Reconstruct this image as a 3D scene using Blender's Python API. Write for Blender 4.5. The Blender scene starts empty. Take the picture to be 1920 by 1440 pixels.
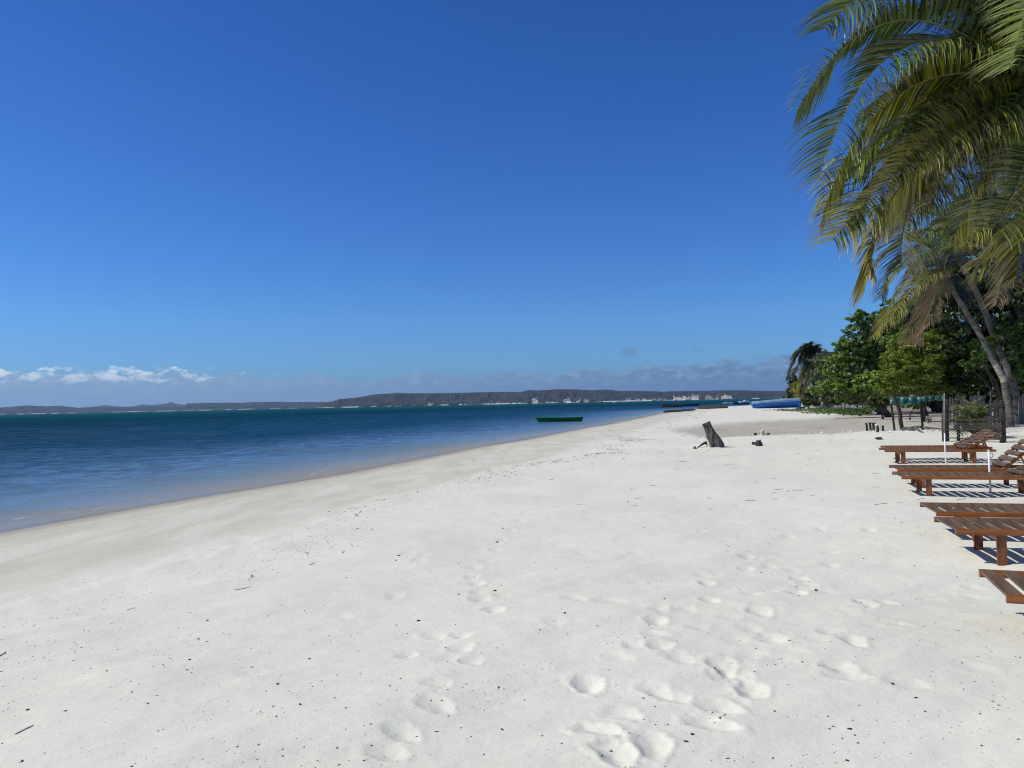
import bpy, math, random
import numpy as np
from mathutils import Vector, Matrix
R = math.radians
S = bpy.context.scene
COL = S.collection
random.seed(7); RNG = np.random.default_rng(11)

# ------------------------------------------------------------------ camera
F = 1442.0; CAMZ = 1.5
PITCH = math.atan(36.7/F); ROLL = R(1.23)
cp, sp = math.cos(PITCH), math.sin(PITCH)
f0 = Vector((0, cp, sp)); r0 = Vector((1, 0, 0)); u0 = Vector((0, -sp, cp))
rv = r0*math.cos(ROLL) - u0*math.sin(ROLL); uv = u0*math.cos(ROLL) + r0*math.sin(ROLL)
cam_d = bpy.data.cameras.new('camera'); cam = bpy.data.objects.new('camera', cam_d); COL.objects.link(cam)
cam.matrix_world = Matrix(((rv.x, uv.x, -f0.x, 0), (rv.y, uv.y, -f0.y, 0), (rv.z, uv.z, -f0.z, CAMZ), (0, 0, 0, 1)))
cam_d.sensor_width = 36; cam_d.lens = 36*F/1920; cam_d.clip_start = .05; cam_d.clip_end = 60000
S.camera = cam

# ------------------------------------------------------------------ light
SUN_EL = R(46); SUN_ROT = math.atan2(-.996, -.04)
SX, SY, SZ = math.sin(SUN_ROT)*math.cos(SUN_EL), math.cos(SUN_ROT)*math.cos(SUN_EL), math.sin(SUN_EL)
sd = bpy.data.lights.new('sun', 'SUN'); sd.energy = 4.0; sd.angle = R(.53); sd.color = (1, .96, .86)
so = bpy.data.objects.new('sun', sd); COL.objects.link(so)
so.rotation_euler = Vector((SX, SY, SZ)).to_track_quat('Z', 'Y').to_euler(); so.location = (0, 0, 40)
W = bpy.data.worlds.new('World'); S.world = W; W.use_nodes = True
nt = W.node_tree; nt.nodes.clear()
def N(t, **k):
    n = nt.nodes.new(t)
    for a, b in k.items(): setattr(n, a, b)
    return n
def L(a, b): nt.links.new(a, b)
def M(op, a, b=None, c=None, clamp=False):
    n = N('ShaderNodeMath', operation=op); n.use_clamp = clamp
    for i, v in enumerate((a, b, c)):
        if v is None: continue
        if isinstance(v, (int, float)): n.inputs[i].default_value = v
        else: L(v, n.inputs[i])
    return n.outputs[0]
def sstep(x, a, b):
    n = N('ShaderNodeMapRange', interpolation_type='SMOOTHSTEP'); n.clamp = True
    L(x, n.inputs[0]); 
    for i, v in ((1, a), (2, b)):
        if isinstance(v, (int, float)): n.inputs[i].default_value = v
        else: L(v, n.inputs[i])
    return n.outputs[0]
def ramp(x, stops, interp='LINEAR'):
    n = N('ShaderNodeValToRGB'); n.color_ramp.interpolation = interp
    el = n.color_ramp.elements
    while len(el) < len(stops): el.new(.5)
    for e, (p, c) in zip(el, stops):
        e.position = p; e.color = (c, c, c, 1) if isinstance(c, (int, float)) else (*c, 1)
    if x is not None: L(x, n.inputs[0])
    return n.outputs[0]
def mixc(f, a, b, blend='MIX'):
    n = N('ShaderNodeMix', data_type='RGBA', blend_type=blend)
    for i, v in ((0, f), (6, a), (7, b)):
        if isinstance(v, (int, float)): n.inputs[i].default_value = v
        elif isinstance(v, tuple): n.inputs[i].default_value = (*v, 1)
        else: L(v, n.inputs[i])
    return n.outputs[2]
def noise(vec, scale, detail=3, rough=.5, dist=0, out=0):
    n = N('ShaderNodeTexNoise'); n.inputs['Scale'].default_value = scale; n.inputs['Detail'].default_value = detail
    n.inputs['Roughness'].default_value = rough; n.inputs['Distortion'].default_value = dist
    if vec is not None: L(vec, n.inputs['Vector'])
    return n.outputs[out]
def mapping(vec, sc, rot=(0, 0, 0), loc=(0, 0, 0)):
    n = N('ShaderNodeMapping'); n.inputs['Scale'].default_value = sc; n.inputs['Rotation'].default_value = rot
    n.inputs['Location'].default_value = loc; L(vec, n.inputs[0]); return n.outputs[0]
SKY_S = .075
sky = N('ShaderNodeTexSky', sky_type='NISHITA'); sky.sun_disc = False
sky.sun_elevation = SUN_EL; sky.sun_rotation = SUN_ROT % (2*math.pi)
sky.altitude = 0; sky.air_density = 1.0; sky.dust_density = .35; sky.ozone_density = 3.5
tc = N('ShaderNodeTexCoord'); sx = N('ShaderNodeSeparateXYZ'); L(tc.outputs['Generated'], sx.inputs[0])
el = M('MULTIPLY', M('ARCSINE', sx.outputs[2]), 57.2958)
az = M('MULTIPLY', M('ARCTAN2', sx.outputs[0], sx.outputs[1]), 57.2958)
hs = N('ShaderNodeHueSaturation'); hs.inputs['Saturation'].default_value = 1.22; hs.inputs['Value'].default_value = 1.0
hs.inputs['Hue'].default_value = .507
L(sky.outputs[0], hs.inputs['Color'])
# deep clear sky: the air thins quickly above the horizon
clear = mixc(1.0, hs.outputs[0], ramp(M('DIVIDE', el, 60, clamp=True), [(0, (.40, .78, 1.50)), (.04, (.46, .88, 1.58)), (.10, (.58, 1.02, 1.60)), (.25, (.58, 1.0, 1.54)), (.6, (.46, .86, 1.36)), (1, (.40, .78, 1.26))]), 'MULTIPLY')
# clouds low over the sea: distance-less directions, az / el in degrees
cv = N('ShaderNodeCombineXYZ'); L(M('MULTIPLY', az, .45), cv.inputs[0]); L(el, cv.inputs[1])
nb = noise(cv.outputs[0], .8, 5, .6)
nb2 = noise(cv.outputs[0], 2.6, 5, .6)
azn = M('MULTIPLY_ADD', az, 1/80, .5, clamp=True)
edge = ramp(azn, [(0, .45), (.10, .62), (.2, .56), (.3, .50), (.42, .50), (.5, .56), (.62, .56), (.75, .62), (.9, .62), (1, .5)])
top = M('MULTIPLY_ADD', edge, 4.4, M('MULTIPLY', M('SUBTRACT', nb, .5), 3.0))
bank = M('SUBTRACT', 1, sstep(el, M('SUBTRACT', top, .55), M('ADD', top, .25)))
bank = M('MULTIPLY', bank, .92)
bankcol = mixc(sstep(az, -34, 22), (3.3, 5.1, 7.9), (1.7, 3.0, 5.4))
bankcol = mixc(M('MULTIPLY', sstep(nb2, .42, .72), M('MULTIPLY', sstep(el, .7, 2.2), .6)), bankcol, (4.9, 6.7, 9.2))
c1 = mixc(bank, clear, bankcol)
# separate sunlit puffs
pv = N('ShaderNodeCombineXYZ'); L(M('MULTIPLY', az, .75), pv.inputs[0]); L(M('MULTIPLY', el, 1.5), pv.inputs[1])
pn = noise(pv.outputs[0], 1.0, 6, .62, .3)
band = M('MULTIPLY', sstep(el, 1.2, 2.1), M('SUBTRACT', 1, sstep(el, 2.6, 4.0)))
left = ramp(azn, [(0, 1), (.07, 1), (.10, .95), (.19, 1), (.24, .8), (.36, .55), (.46, .45), (.52, .50), (.58, .2), (.7, 0)])
puff = sstep(M('MULTIPLY', M('MULTIPLY', pn, band), left), .42, .58)
puff = M('MULTIPLY', puff, .85)
c2 = mixc(puff, c1, mixc(sstep(el, 1.6, 2.9), (5.6, 7.0, 9.8), (10.5, 11.5, 12.6)))
# a few thin grey scraps on the right
dv = N('ShaderNodeCombineXYZ'); L(M('MULTIPLY', az, .5), dv.inputs[0]); L(M('MULTIPLY', el, 1.9), dv.inputs[1]); dv.inputs[2].default_value = 7
dn = noise(dv.outputs[0], 1.1, 5, .6)
d1 = M('MULTIPLY', M('SUBTRACT', 1, sstep(M('ABSOLUTE', M('SUBTRACT', az, 8.75)), .2, .95)), M('SUBTRACT', 1, sstep(M('ABSOLUTE', M('SUBTRACT', el, 3.6)), .1, .55)))
d2 = M('MULTIPLY', M('SUBTRACT', 1, sstep(M('ABSOLUTE', M('SUBTRACT', az, 13.7)), .2, .7)), M('SUBTRACT', 1, sstep(M('ABSOLUTE', M('SUBTRACT', el, 3.55)), .05, .2)))
scr = M('MULTIPLY', sstep(M('MULTIPLY', M('ADD', d1, M('MULTIPLY', d2, .7)), M('ADD', dn, .25)), .2, .75), .6)
c3 = mixc(scr, c2, (1.9, 3.3, 6.4))
bg = N('ShaderNodeBackground'); bg.inputs[1].default_value = SKY_S; L(c3, bg.inputs[0])
wo = N('ShaderNodeOutputWorld'); L(bg.outputs[0], wo.inputs[0])
vs = S.view_settings; vs.view_transform = 'Standard'; vs.look = 'None'; vs.gamma = 1; vs.exposure = 0.0; vs.use_curve_mapping = False
S.cycles.use_denoising = True; S.cycles.pixel_filter_type = 'BLACKMAN_HARRIS'; S.cycles.filter_width = 1.1; S.cycles.max_bounces = 8; S.cycles.transparent_max_bounces = 16
S.cycles.sample_clamp_indirect = 6

# ------------------------------------------------------------------ pixel (1920 wide photo) -> place
def ray(x, y): return f0.copy()*0 + f0 + rv*((x-960)/F) - uv*((y-720)/F)
def pd(x, y, Y):
    d = ray(x, y); return Vector((0, 0, CAMZ)) + d*(Y/d.y)
def pz(x, y, z):
    d = ray(x, y); return Vector((0, 0, CAMZ)) + d*((z-CAMZ)/d.z)

# ------------------------------------------------------------------ numpy noise
def _h(ix, iy, seed):
    n = (ix.astype(np.int64)*374761393 + iy.astype(np.int64)*668265263 + seed*1442695041) & 0xFFFFFFFF
    n = ((n ^ (n >> 13))*1274126177) & 0xFFFFFFFF
    return ((n ^ (n >> 16)) & 0xFFFF)/65535.0
def vn(x, y, seed=0):
    x = np.asarray(x, float); y = np.asarray(y, float)
    ix = np.floor(x); iy = np.floor(y); fx = x-ix; fy = y-iy
    fx = fx*fx*fx*(fx*(fx*6-15)+10); fy = fy*fy*fy*(fy*(fy*6-15)+10)
    a = _h(ix, iy, seed); b = _h(ix+1, iy, seed); c = _h(ix, iy+1, seed); d = _h(ix+1, iy+1, seed)
    return (a+(b-a)*fx)*(1-fy)+(c+(d-c)*fx)*fy - .5
def fbm(x, y, seed=0, o=4, g=.5):
    s = 0; a = 1.0
    for k in range(o):
        s = s + a*vn(x*2**k+k*17.3, y*2**k-k*9.1, seed+k); a *= g
    return s
def ss(x, a, b):
    t = np.clip((np.asarray(x, float)-a)/(b-a), 0, 1); return t*t*(3-2*t)

# ------------------------------------------------------------------ land form
WATER = -.5
SHORE = np.array([(-900, -1500), (-40, -60), (-16, -10), (-12, 1), (-10.7, 6.9), (-8.7, 13), (-7.46, 16.8), (-5.1, 23), (-1.03, 37.2), (3.5, 52), (9.4, 71), (27, 133), (39, 160), (49, 178), (66, 212), (95, 255), (160, 300), (500, 380), (9000, 1500)], float)
def sdist(x, y):
    x = np.asarray(x, float); y = np.asarray(y, float)
    best = np.full(x.shape, 1e18); sgn = np.ones(x.shape)
    for (ax, ay), (bx, by) in zip(SHORE[:-1], SHORE[1:]):
        dx, dy = bx-ax, by-ay
        t = np.clip(((x-ax)*dx+(y-ay)*dy)/(dx*dx+dy*dy), 0, 1)
        qx = x-(ax+t*dx); qy = y-(ay+t*dy); d2 = qx*qx+qy*qy
        m = d2 < best
        best = np.where(m, d2, best); sgn = np.where(m, np.where(dx*(y-ay)-dy*(x-ax) < 0, 1, -1), sgn)
    return np.sqrt(best)*sgn
PALM_BASE = (18.3, 28.0)
def gbase(x, y):
    s = sdist(x, y)
    s = s + .5*vn(x*.12, y*.12, 5)*np.clip((np.hypot(x, y)-8)/30, 0, 1)
    z = np.interp(s, [-400, -60, -8, 0, 1.2, 3, 5.8, 6.6, 9, 20, 60, 400], [-14, -5, -1.15, WATER, WATER+.11, WATER+.27, -.10, -.035, 0, .04, .16, .5])
    z = z + .26*np.exp(-(((x-PALM_BASE[0])/6)**2+((y-PALM_BASE[1])/5)**2))
    return z, s
def gz(x, y): return float(gbase(np.array([x]), np.array([y]))[0][0])
def ga(x, y):          # photo pixel -> point on the ground
    z = 0
    for _ in range(12):
        p = pz(x, y, z); z = gz(p.x, p.y)
    return Vector((p.x, p.y, z))

# ------------------------------------------------------------------ mesh helpers
class MB:
    def __init__(s): s.v = []; s.f = []; s.m = []; s.c = []
    def add(s, vs, fs, mi=0, col=None):
        o = len(s.v); s.v += [tuple(v) for v in vs]; s.f += [tuple(i+o for i in f) for f in fs]; s.m += [mi]*len(fs)
        if col is None: col = (1, 1, 1)
        s.c += (list(col) if isinstance(col, list) else [col]*len(vs))
    def box(s, c, d, mi=0, rot=None, bev=0, col=None):
        x, y, z = d[0]/2, d[1]/2, d[2]/2
        if bev <= 0:
            vs = [Vector((i*x, j*y, k*z)) for i in (-1, 1) for j in (-1, 1) for k in (-1, 1)]
            fs = [(0, 1, 3, 2), (4, 6, 7, 5), (0, 4, 5, 1), (2, 3, 7, 6), (0, 2, 6, 4), (1, 5, 7, 3)]
        else:       # long edges along the largest axis get a chamfer
            ax = max(range(3), key=lambda i: d[i]); h = d[ax]/2; o = [i for i in range(3) if i != ax]
            a, b = d[o[0]]/2, d[o[1]]/2; e = min(bev, a*.6, b*.6)
            pr = [(a-e, b), (-a+e, b), (-a, b-e), (-a, -b+e), (-a+e, -b), (a-e, -b), (a, -b+e), (a, b-e)]
            vs = []
            for q in (-h, h):
                for p in pr:
                    v = [0, 0, 0]; v[ax] = q; v[o[0]] = p[0]; v[o[1]] = p[1]; vs.append(Vector(v))
            fs = [(i, (i+1) % 8, 8+(i+1) % 8, 8+i) for i in range(8)]+[tuple(range(7, -1, -1)), tuple(range(8, 16))]
        if rot is not None: vs = [rot @ v for v in vs]
        s.add([v+Vector(c) for v in vs], fs, mi, col)
    def bar(s, a, b, w, h, mi=0, bev=.003, up=Vector((0, 0, 1)), col=None):
        a = Vector(a); b = Vector(b); t = (b-a); ln = t.length; t.normalize()
        u = (up-t*up.dot(t)); u = u.normalized() if u.length > 1e-4 else Vector((1, 0, 0)); w_ = t.cross(u)
        rot = Matrix((t, w_, u)).transposed()
        s.box((a+b)/2, (ln, w, h), mi, rot, bev, col)
    def tube(s, pts, rad, n=8, mi=0, col=None, jit=0, cap=True):
        pts = [Vector(p) for p in pts]; vs = []; cs = []
        pu = None
        for i, p in enumerate(pts):
            t = (pts[min(i+1, len(pts)-1)]-pts[max(i-1, 0)]).normalized()
            if pu is None: pu = Vector((0, 1, 0)) if abs(t.y) < .9 else Vector((1, 0, 0))
            u = (pu-t*pu.dot(t)).normalized(); pu = u; w = t.cross(u)
            r = rad[i] if isinstance(rad, (list, tuple)) else rad
            for k in range(n):
                a = 2*math.pi*k/n; rr = r*(1+random.uniform(-jit, jit))
                vs.append(p+u*math.cos(a)*rr+w*math.sin(a)*rr)
                if isinstance(col, list): cs.append(col[i])
        fs = [(i*n+k, i*n+(k+1) % n, (i+1)*n+(k+1) % n, (i+1)*n+k) for i in range(len(pts)-1) for k in range(n)]
        if cap: fs += [tuple(range(n-1, -1, -1)), tuple(range((len(pts)-1)*n, len(pts)*n))]
        s.add(vs, fs, mi, cs if cs else col)
    def blob(s, c, r, seed=0, n=8, amp=.2, mi=0, col=None, flat=None, rot=None):
        vs = []; rn = random.Random(seed); ph = [(rn.uniform(0, 6), rn.uniform(1, 3)) for _ in range(6)]
        rows = n//2+1
        for i in range(rows+1):
            th = math.pi*i/rows
            for k in range(n):
                a = 2*math.pi*k/n
                d = Vector((math.sin(th)*math.cos(a), math.sin(th)*math.sin(a), math.cos(th)))
                q = 1+amp*(math.sin(ph[0][0]+ph[0][1]*2*d.x+ph[1][0]*d.z)+math.sin(ph[2][0]+ph[2][1]*3*d.y)+math.sin(ph[3][0]+ph[3][1]*4*d.z+2*d.x))*.5
                if i in (0, rows): q = 1
                v = Vector((d.x*r[0]*q, d.y*r[1]*q, d.z*r[2]*q))
                if rot is not None: v = rot @ v
                vs.append(v+Vector(c))
        fs = [(i*n+k, (i+1)*n+k, (i+1)*n+(k+1) % n, i*n+(k+1) % n) for i in range(rows) for k in range(n)]
        s.add(vs, fs, mi, col)
    def mesh(s, name, smooth=False, mats=()):
        me = bpy.data.meshes.new(name); me.from_pydata(s.v, [], s.f)
        for m in mats: me.materials.append(m)
        if len(mats) > 1: me.polygons.foreach_set('material_index', s.m)
        if any(c != (1, 1, 1) for c in s.c):
            at = me.color_attributes.new('tint', 'FLOAT_COLOR', 'POINT')
            a = np.ones((len(s.v), 4), np.float32); a[:, :3] = np.array(s.c); at.data.foreach_set('color', a.ravel())
        if smooth: me.polygons.foreach_set('use_smooth', [True]*len(me.polygons))
        me.update(); return me
    def obj(s, name, mats, parent=None, smooth=False, loc=None):
        if not isinstance(mats, (list, tuple)): mats = (mats,)
        return link(name, s.mesh(name, smooth, mats), parent, loc)
def link(name, me, parent=None, loc=None):
    o = bpy.data.objects.new(name, me); COL.objects.link(o)
    if parent is not None: o.parent = parent
    if loc is not None: o.location = loc
    return o
def npmesh(name, V, Fq, mats, cols=None, mi=None, smooth=False):
    """V (n,3), Fq (m,k) arrays"""
    me = bpy.data.meshes.new(name); k = Fq.shape[1]
    me.vertices.add(len(V)); me.vertices.foreach_set('co', V.astype(np.float32).ravel())
    me.loops.add(Fq.size); me.loops.foreach_set('vertex_index', Fq.astype(np.int32).ravel())
    me.polygons.add(len(Fq)); me.polygons.foreach_set('loop_start', np.arange(0, Fq.size, k, dtype=np.int32))
    if mi is not None: me.polygons.foreach_set('material_index', mi.astype(np.int32))
    for m in mats: me.materials.append(m)
    if smooth: me.polygons.foreach_set('use_smooth', np.ones(len(Fq), bool))
    me.update(calc_edges=True)
    for nm, c in (cols or {}).items():
        at = me.color_attributes.new(nm, 'FLOAT_COLOR', 'POINT')
        a = np.ones((len(V), 4), np.float32); a[:, :c.shape[1]] = c; at.data.foreach_set('color', a.ravel())
    return me
def tag(o, label=None, cat=None, group=None, kind=None):
    for k, v in (('label', label), ('category', cat), ('group', group), ('kind', kind)):
        if v: o[k] = v
    return o
def empty(name, loc=(0, 0, 0), rz=0):
    o = bpy.data.objects.new(name, None); COL.objects.link(o); o.location = loc; o.rotation_euler.z = rz
    o.empty_display_size = .2; return o

# ------------------------------------------------------------------ materials
def material(name):
    global nt
    m = bpy.data.materials.new(name); m.use_nodes = True; nt = m.node_tree; nt.nodes.clear()
    out = N('ShaderNodeOutputMaterial'); p = N('ShaderNodeBsdfPrincipled'); L(p.outputs[0], out.inputs[0])
    return m, p, out
def bump(h, strength, dist, normal=None):
    n = N('ShaderNodeBump'); n.inputs['Strength'].default_value = strength; n.inputs['Distance'].default_value = dist
    L(h, n.inputs['Height'])
    if normal is not None: L(normal, n.inputs['Normal'])
    return n.outputs[0]
def simple(name, a, b, scale=8, rough=.7, stretch=(1, 1, 1), bmp=.3, bd=.004, detail=5, lo=.3, hi=.7, spec=.4, tint=False, rnd=0.0):
    m, p, out = material(name)
    tcn = N('ShaderNodeTexCoord'); v = mapping(tcn.outputs['Object'], stretch)
    n = noise(v, scale, detail, .6); c = mixc(sstep(n, lo, hi), a, b)
    if tint:
        at = N('ShaderNodeAttribute', attribute_name='tint'); c = mixc(1.0, c, at.outputs['Color'], 'MULTIPLY')
    if rnd:
        oi = N('ShaderNodeObjectInfo'); h = N('ShaderNodeHueSaturation'); L(c, h.inputs['Color'])
        L(M('MULTIPLY_ADD', oi.outputs['Random'], 2*rnd, 1-rnd), h.inputs['Value']); c = h.outputs[0]
    L(c, p.inputs['Base Color']); p.inputs['Roughness'].default_value = rough
    p.inputs['Specular IOR Level'].default_value = spec
    if bmp: L(bump(noise(v, scale*2.5, 4, .6), bmp, bd), p.inputs['Normal'])
    return m

# sand: zones come from the ground mesh (r damp, g brown earth, b shade-litter)
m_sand, p, out = material('sand')
geo = N('ShaderNodeNewGeometry'); pos = geo.outputs['Position']
zn = N('ShaderNodeAttribute', attribute_name='zone'); zs = N('ShaderNodeSeparateColor'); L(zn.outputs['Color'], zs.inputs[0])
n_big = noise(pos, .35, 5, .6); n_mid = noise(pos, 3.0, 5, .65); n_fine = noise(pos, 90, 3, .7); n_gr = noise(pos, 420, 2, .7)
dry = mixc(sstep(n_big, .3, .7), (.705, .678, .548), (.765, .738, .605))
dry = mixc(M('MULTIPLY', sstep(n_mid, .45, .75), .35), dry, (.655, .62, .52))
dry = mixc(M('MULTIPLY', sstep(n_fine, .50, .80), .35), dry, (.55, .52, .48))
dry = mixc(M('MULTIPLY', sstep(n_gr, .64, .72), .5), dry, (.36, .34, .31))
streakv = mapping(pos, (1.2, .35, 1), (0, 0, R(-12)))
damp = mixc(sstep(noise(streakv, 1.3, 6, .6), .35, .65), (.545, .515, .405), (.645, .62, .50))
damp = mixc(M('MULTIPLY', sstep(n_gr, .55, .75), .35), damp, (.36, .32, .27))
c = mixc(zs.outputs[0], dry, damp)
wetm = zn.outputs['Alpha']
c = mixc(wetm, c, (.33, .265, .165))
earth = mixc(sstep(noise(pos, 1.5, 6, .65), .35, .65), (.365, .325, .245), (.465, .425, .335))
earth = mixc(M('MULTIPLY', sstep(noise(mapping(pos, (1.0, .15, 1)), 1.1, 6, .7), .55, .70), .5), earth, (.22, .18, .14))
c = mixc(zs.outputs[1], c, earth)
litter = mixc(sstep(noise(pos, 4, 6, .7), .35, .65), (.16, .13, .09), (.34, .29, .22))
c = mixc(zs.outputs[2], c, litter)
L(c, p.inputs['Base Color'])
L(M('SUBTRACT', .95, M('MULTIPLY', wetm, .6)), p.inputs['Roughness']); p.inputs['Specular IOR Level'].default_value = .25
b1 = bump(noise(pos, 5.5, 6, .6), .45, .02)
b2 = bump(noise(pos, 28, 5, .7), .42, .008, b1)
dry_b = bump(noise(pos, 170, 3, .7), .5, .002, b2)
L(dry_b, p.inputs['Normal'])

# sea
m_sea, p, out = material('sea_water')
geo = N('ShaderNodeNewGeometry'); pos = geo.outputs['Position']
at = N('ShaderNodeAttribute', attribute_name='shore'); as_ = N('ShaderNodeSeparateColor'); L(at.outputs['Color'], as_.inputs[0])
sh = M('MULTIPLY', as_.outputs[0], 1000)          # metres from the shore
lg = M('DIVIDE', M('LOGARITHM', M('ADD', sh, 1), 10), 3.7, clamp=True)
pt = noise(mapping(pos, (.012, .03, 1)), 1.0, 5, .55)
lgp = M('ADD', lg, M('MULTIPLY', M('SUBTRACT', pt, .5), .16))
body = ramp(lgp, [(0, (.36, .30, .19)), (.08, (.30, .27, .19)), (.16, (.15, .20, .22)), (.23, (.080, .150, .24)), (.30, (.036, .105, .20)), (.385, (.007, .062, .130)), (.48, (.002, .050, .100)), (.56, (.001, .040, .075)), (.65, (.001, .058, .078)), (.78, (.001, .080, .084)), (.9, (.001, .082, .086)), (1, (.002, .070, .080))])
seagrass = noise(mapping(pos, (.02, .012, 1), (0, 0, R(20))), 1.0, 4, .5)
body = mixc(M('MULTIPLY', sstep(seagrass, .52, .62), M('MULTIPLY', sstep(sh, 20, 60), .55)), body, (.008, .035, .06))
w1 = noise(mapping(pos, (.8, 2.2, 1), (0, 0, R(14))), 1.1, 6, .65)
w2 = noise(mapping(pos, (.35, 1.3, 1), (0, 0, R(-8))), .35, 5, .6)
w3 = noise(mapping(pos, (1, 1.8, 1), (0, 0, R(5))), 5.0, 4, .6)
calm = sstep(sh, 0.0, 26)
nb1 = N('ShaderNodeBump'); nb1.inputs['Strength'].default_value = 1; L(M('MULTIPLY_ADD', calm, .26, .045), nb1.inputs['Distance']); L(w1, nb1.inputs['Height'])
nb2_ = N('ShaderNodeBump'); nb2_.inputs['Strength'].default_value = 1; L(M('MULTIPLY_ADD', calm, .60, .04), nb2_.inputs['Distance']); L(w2, nb2_.inputs['Height']); L(nb1.outputs[0], nb2_.inputs['Normal'])
nb3 = N('ShaderNodeBump'); nb3.inputs['Strength'].default_value = 1; L(M('MULTIPLY_ADD', calm, .035, .006), nb3.inputs['Distance']); L(w3, nb3.inputs['Height']); L(nb2_.outputs[0], nb3.inputs['Normal'])
L(nb3.outputs[0], p.inputs['Normal'])
# little foam caps far out
caps = M('MULTIPLY', sstep(noise(mapping(pos, (.25, .6, 1)), 1.0, 5, .7), .70, .76), sstep(sh, 150, 500))
body = mixc(M('MULTIPLY', caps, .7), body, (.5, .55, .56))
# first lip of water at the edge
lipn = M('ADD', sh, M('MULTIPLY', M('SUBTRACT', noise(pos, .5, 4, .6), .5), 1.2))
lip = M('MULTIPLY', M('SUBTRACT', 1, sstep(M('ABSOLUTE', M('SUBTRACT', lipn, 1.1)), .03, .12)), sstep(noise(pos, 1.6, 4, .6), .5, .66))
body = mixc(M('MULTIPLY', lip, .6), body, (.55, .55, .5))
g2 = noise(mapping(pos, (.12, .8, 1), (0, 0, R(-3))), 1.0, 8, .7)
body = mixc(M('MULTIPLY', sstep(g2, .42, .62), M('MULTIPLY', sstep(sh, 2, 12), .22)), body, (.004, .022, .055))  # dark wave streaks painted into the water colour
df = N('ShaderNodeBsdfDiffuse'); L(body, df.inputs[0]); L(nb3.outputs[0], df.inputs['Normal'])
gl = N('ShaderNodeBsdfGlossy'); gl.inputs['Roughness'].default_value = .16; gl.inputs[0].default_value = (1, 1, 1, 1); L(nb3.outputs[0], gl.inputs['Normal'])
fr = N('ShaderNodeFresnel'); fr.inputs[0].default_value = 1.333; L(nb3.outputs[0], fr.inputs[1])
gust = noise(mapping(pos, (.05, .30, 1), (0, 0, R(4))), 1.0, 9, .68, .4)
nearw = M('SUBTRACT', 1, sstep(sh, 22, 70))
g3 = sstep(noise(mapping(pos, (1.5, 1.15, 1), (0, 0, R(6))), 1.0, 3, .6), .40, .60)
g5 = sstep(noise(mapping(pos, (.62, .26, 1), (0, 0, R(-4))), 1.0, 4, .65), .40, .60)
g4 = sstep(noise(mapping(pos, (.22, .05, 1), (0, 0, R(5))), 1.0, 5, .7), .38, .62)
fine = mixc(nearw, g5, g3)
rip_ = M('MULTIPLY', M('MULTIPLY_ADD', fine, 1.45, .22), M('MULTIPLY_ADD', g4, .5, .75))  # noise on the reflection paints the light and dark of small wavelets
rf = M('MULTIPLY', M('MULTIPLY', fr.outputs[0], M('MULTIPLY_ADD', sstep(gust, .36, .64), .7, .65)), M('SUBTRACT', M('MULTIPLY_ADD', calm, -.36, .60), M('MULTIPLY', sstep(sh, 25, 160), .17)))
mx = N('ShaderNodeMixShader'); rf = M('MULTIPLY', rf, M('ADD', M('MULTIPLY', rip_, sstep(sh, 1, 9)), M('SUBTRACT', 1, sstep(sh, 1, 9)))); L(rf, mx.inputs[0]); L(df.outputs[0], mx.inputs[1]); L(gl.outputs[0], mx.inputs[2])
tr = N('ShaderNodeBsdfTransparent'); ma = N('ShaderNodeMixShader')
L(M('MULTIPLY_ADD', sstep(sh, -.1, .6), .22, .78), ma.inputs[0]); L(tr.outputs[0], ma.inputs[1]); L(mx.outputs[0], ma.inputs[2]); L(ma.outputs[0], out.inputs[0])

m_hill, p, out = material('scrub_hill')
geo = N('ShaderNodeNewGeometry'); at = N('ShaderNodeAttribute', attribute_name='zone'); zs = N('ShaderNodeSeparateColor'); L(at.outputs['Color'], zs.inputs[0])
n1 = noise(geo.outputs['Position'], .006, 8, .65); n2 = noise(geo.outputs['Position'], .03, 6, .7)
c = mixc(sstep(n1, .35, .65), (.018, .022, .018), (.045, .045, .034))
c = mixc(M('MULTIPLY', sstep(n2, .45, .7), .5), c, (.075, .062, .05))
cl = mixc(sstep(noise(geo.outputs['Position'], .02, 6, .7), .35, .65), (.50, .40, .31), (.74, .67, .56))
c = mixc(zs.outputs[0], c, cl); c = mixc(zs.outputs[1], c, (.75, .72, .66))
L(c, p.inputs['Base Color']); p.inputs['Roughness'].default_value = .95; p.inputs['Specular IOR Level'].default_value = .1

def leafmat(name, trans=.35, rough=.45, spec=.4):
    m, p, out = material(name)
    at = N('ShaderNodeAttribute', attribute_name='tint')
    L(at.outputs['Color'], p.inputs['Base Color']); p.inputs['Roughness'].default_value = rough; p.inputs['Specular IOR Level'].default_value = spec
    t = N('ShaderNodeBsdfTranslucent'); L(mixc(1.0, at.outputs['Color'], (1.25, 1.35, .5), 'MULTIPLY'), t.inputs[0])
    mx = N('ShaderNodeMixShader'); mx.inputs[0].default_value = trans
    L(p.outputs[0], mx.inputs[1]); L(t.outputs[0], mx.inputs[2]); L(mx.outputs[0], out.inputs[0]); return m
m_frond = leafmat('palm_leaf', .14, .30, .5)
m_leaf = leafmat('tree_leaf', .30, .42, .45)
m_rachis = simple('palm_midrib', (.20, .19, .07), (.33, .29, .12), 3, .5)
m_bark = simple('grey_bark', (.05, .042, .035), (.13, .115, .10), 5, .9, (1, 1, .35), .8, .03)
m_palmbark = simple('ringed_palm_bark', (.10, .085, .07), (.26, .23, .20), 3, .9, (1, 1, 3.0), .8, .03, tint=True)
m_stump = simple('weathered_stump_wood', (.035, .033, .030), (.21, .195, .175), 9, .9, (1.6, 1.6, .22), 1.0, .03, lo=.35, hi=.72)
m_stump_pale = simple('bleached_wood', (.42, .38, .32), (.62, .58, .52), 8, .8)
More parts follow.
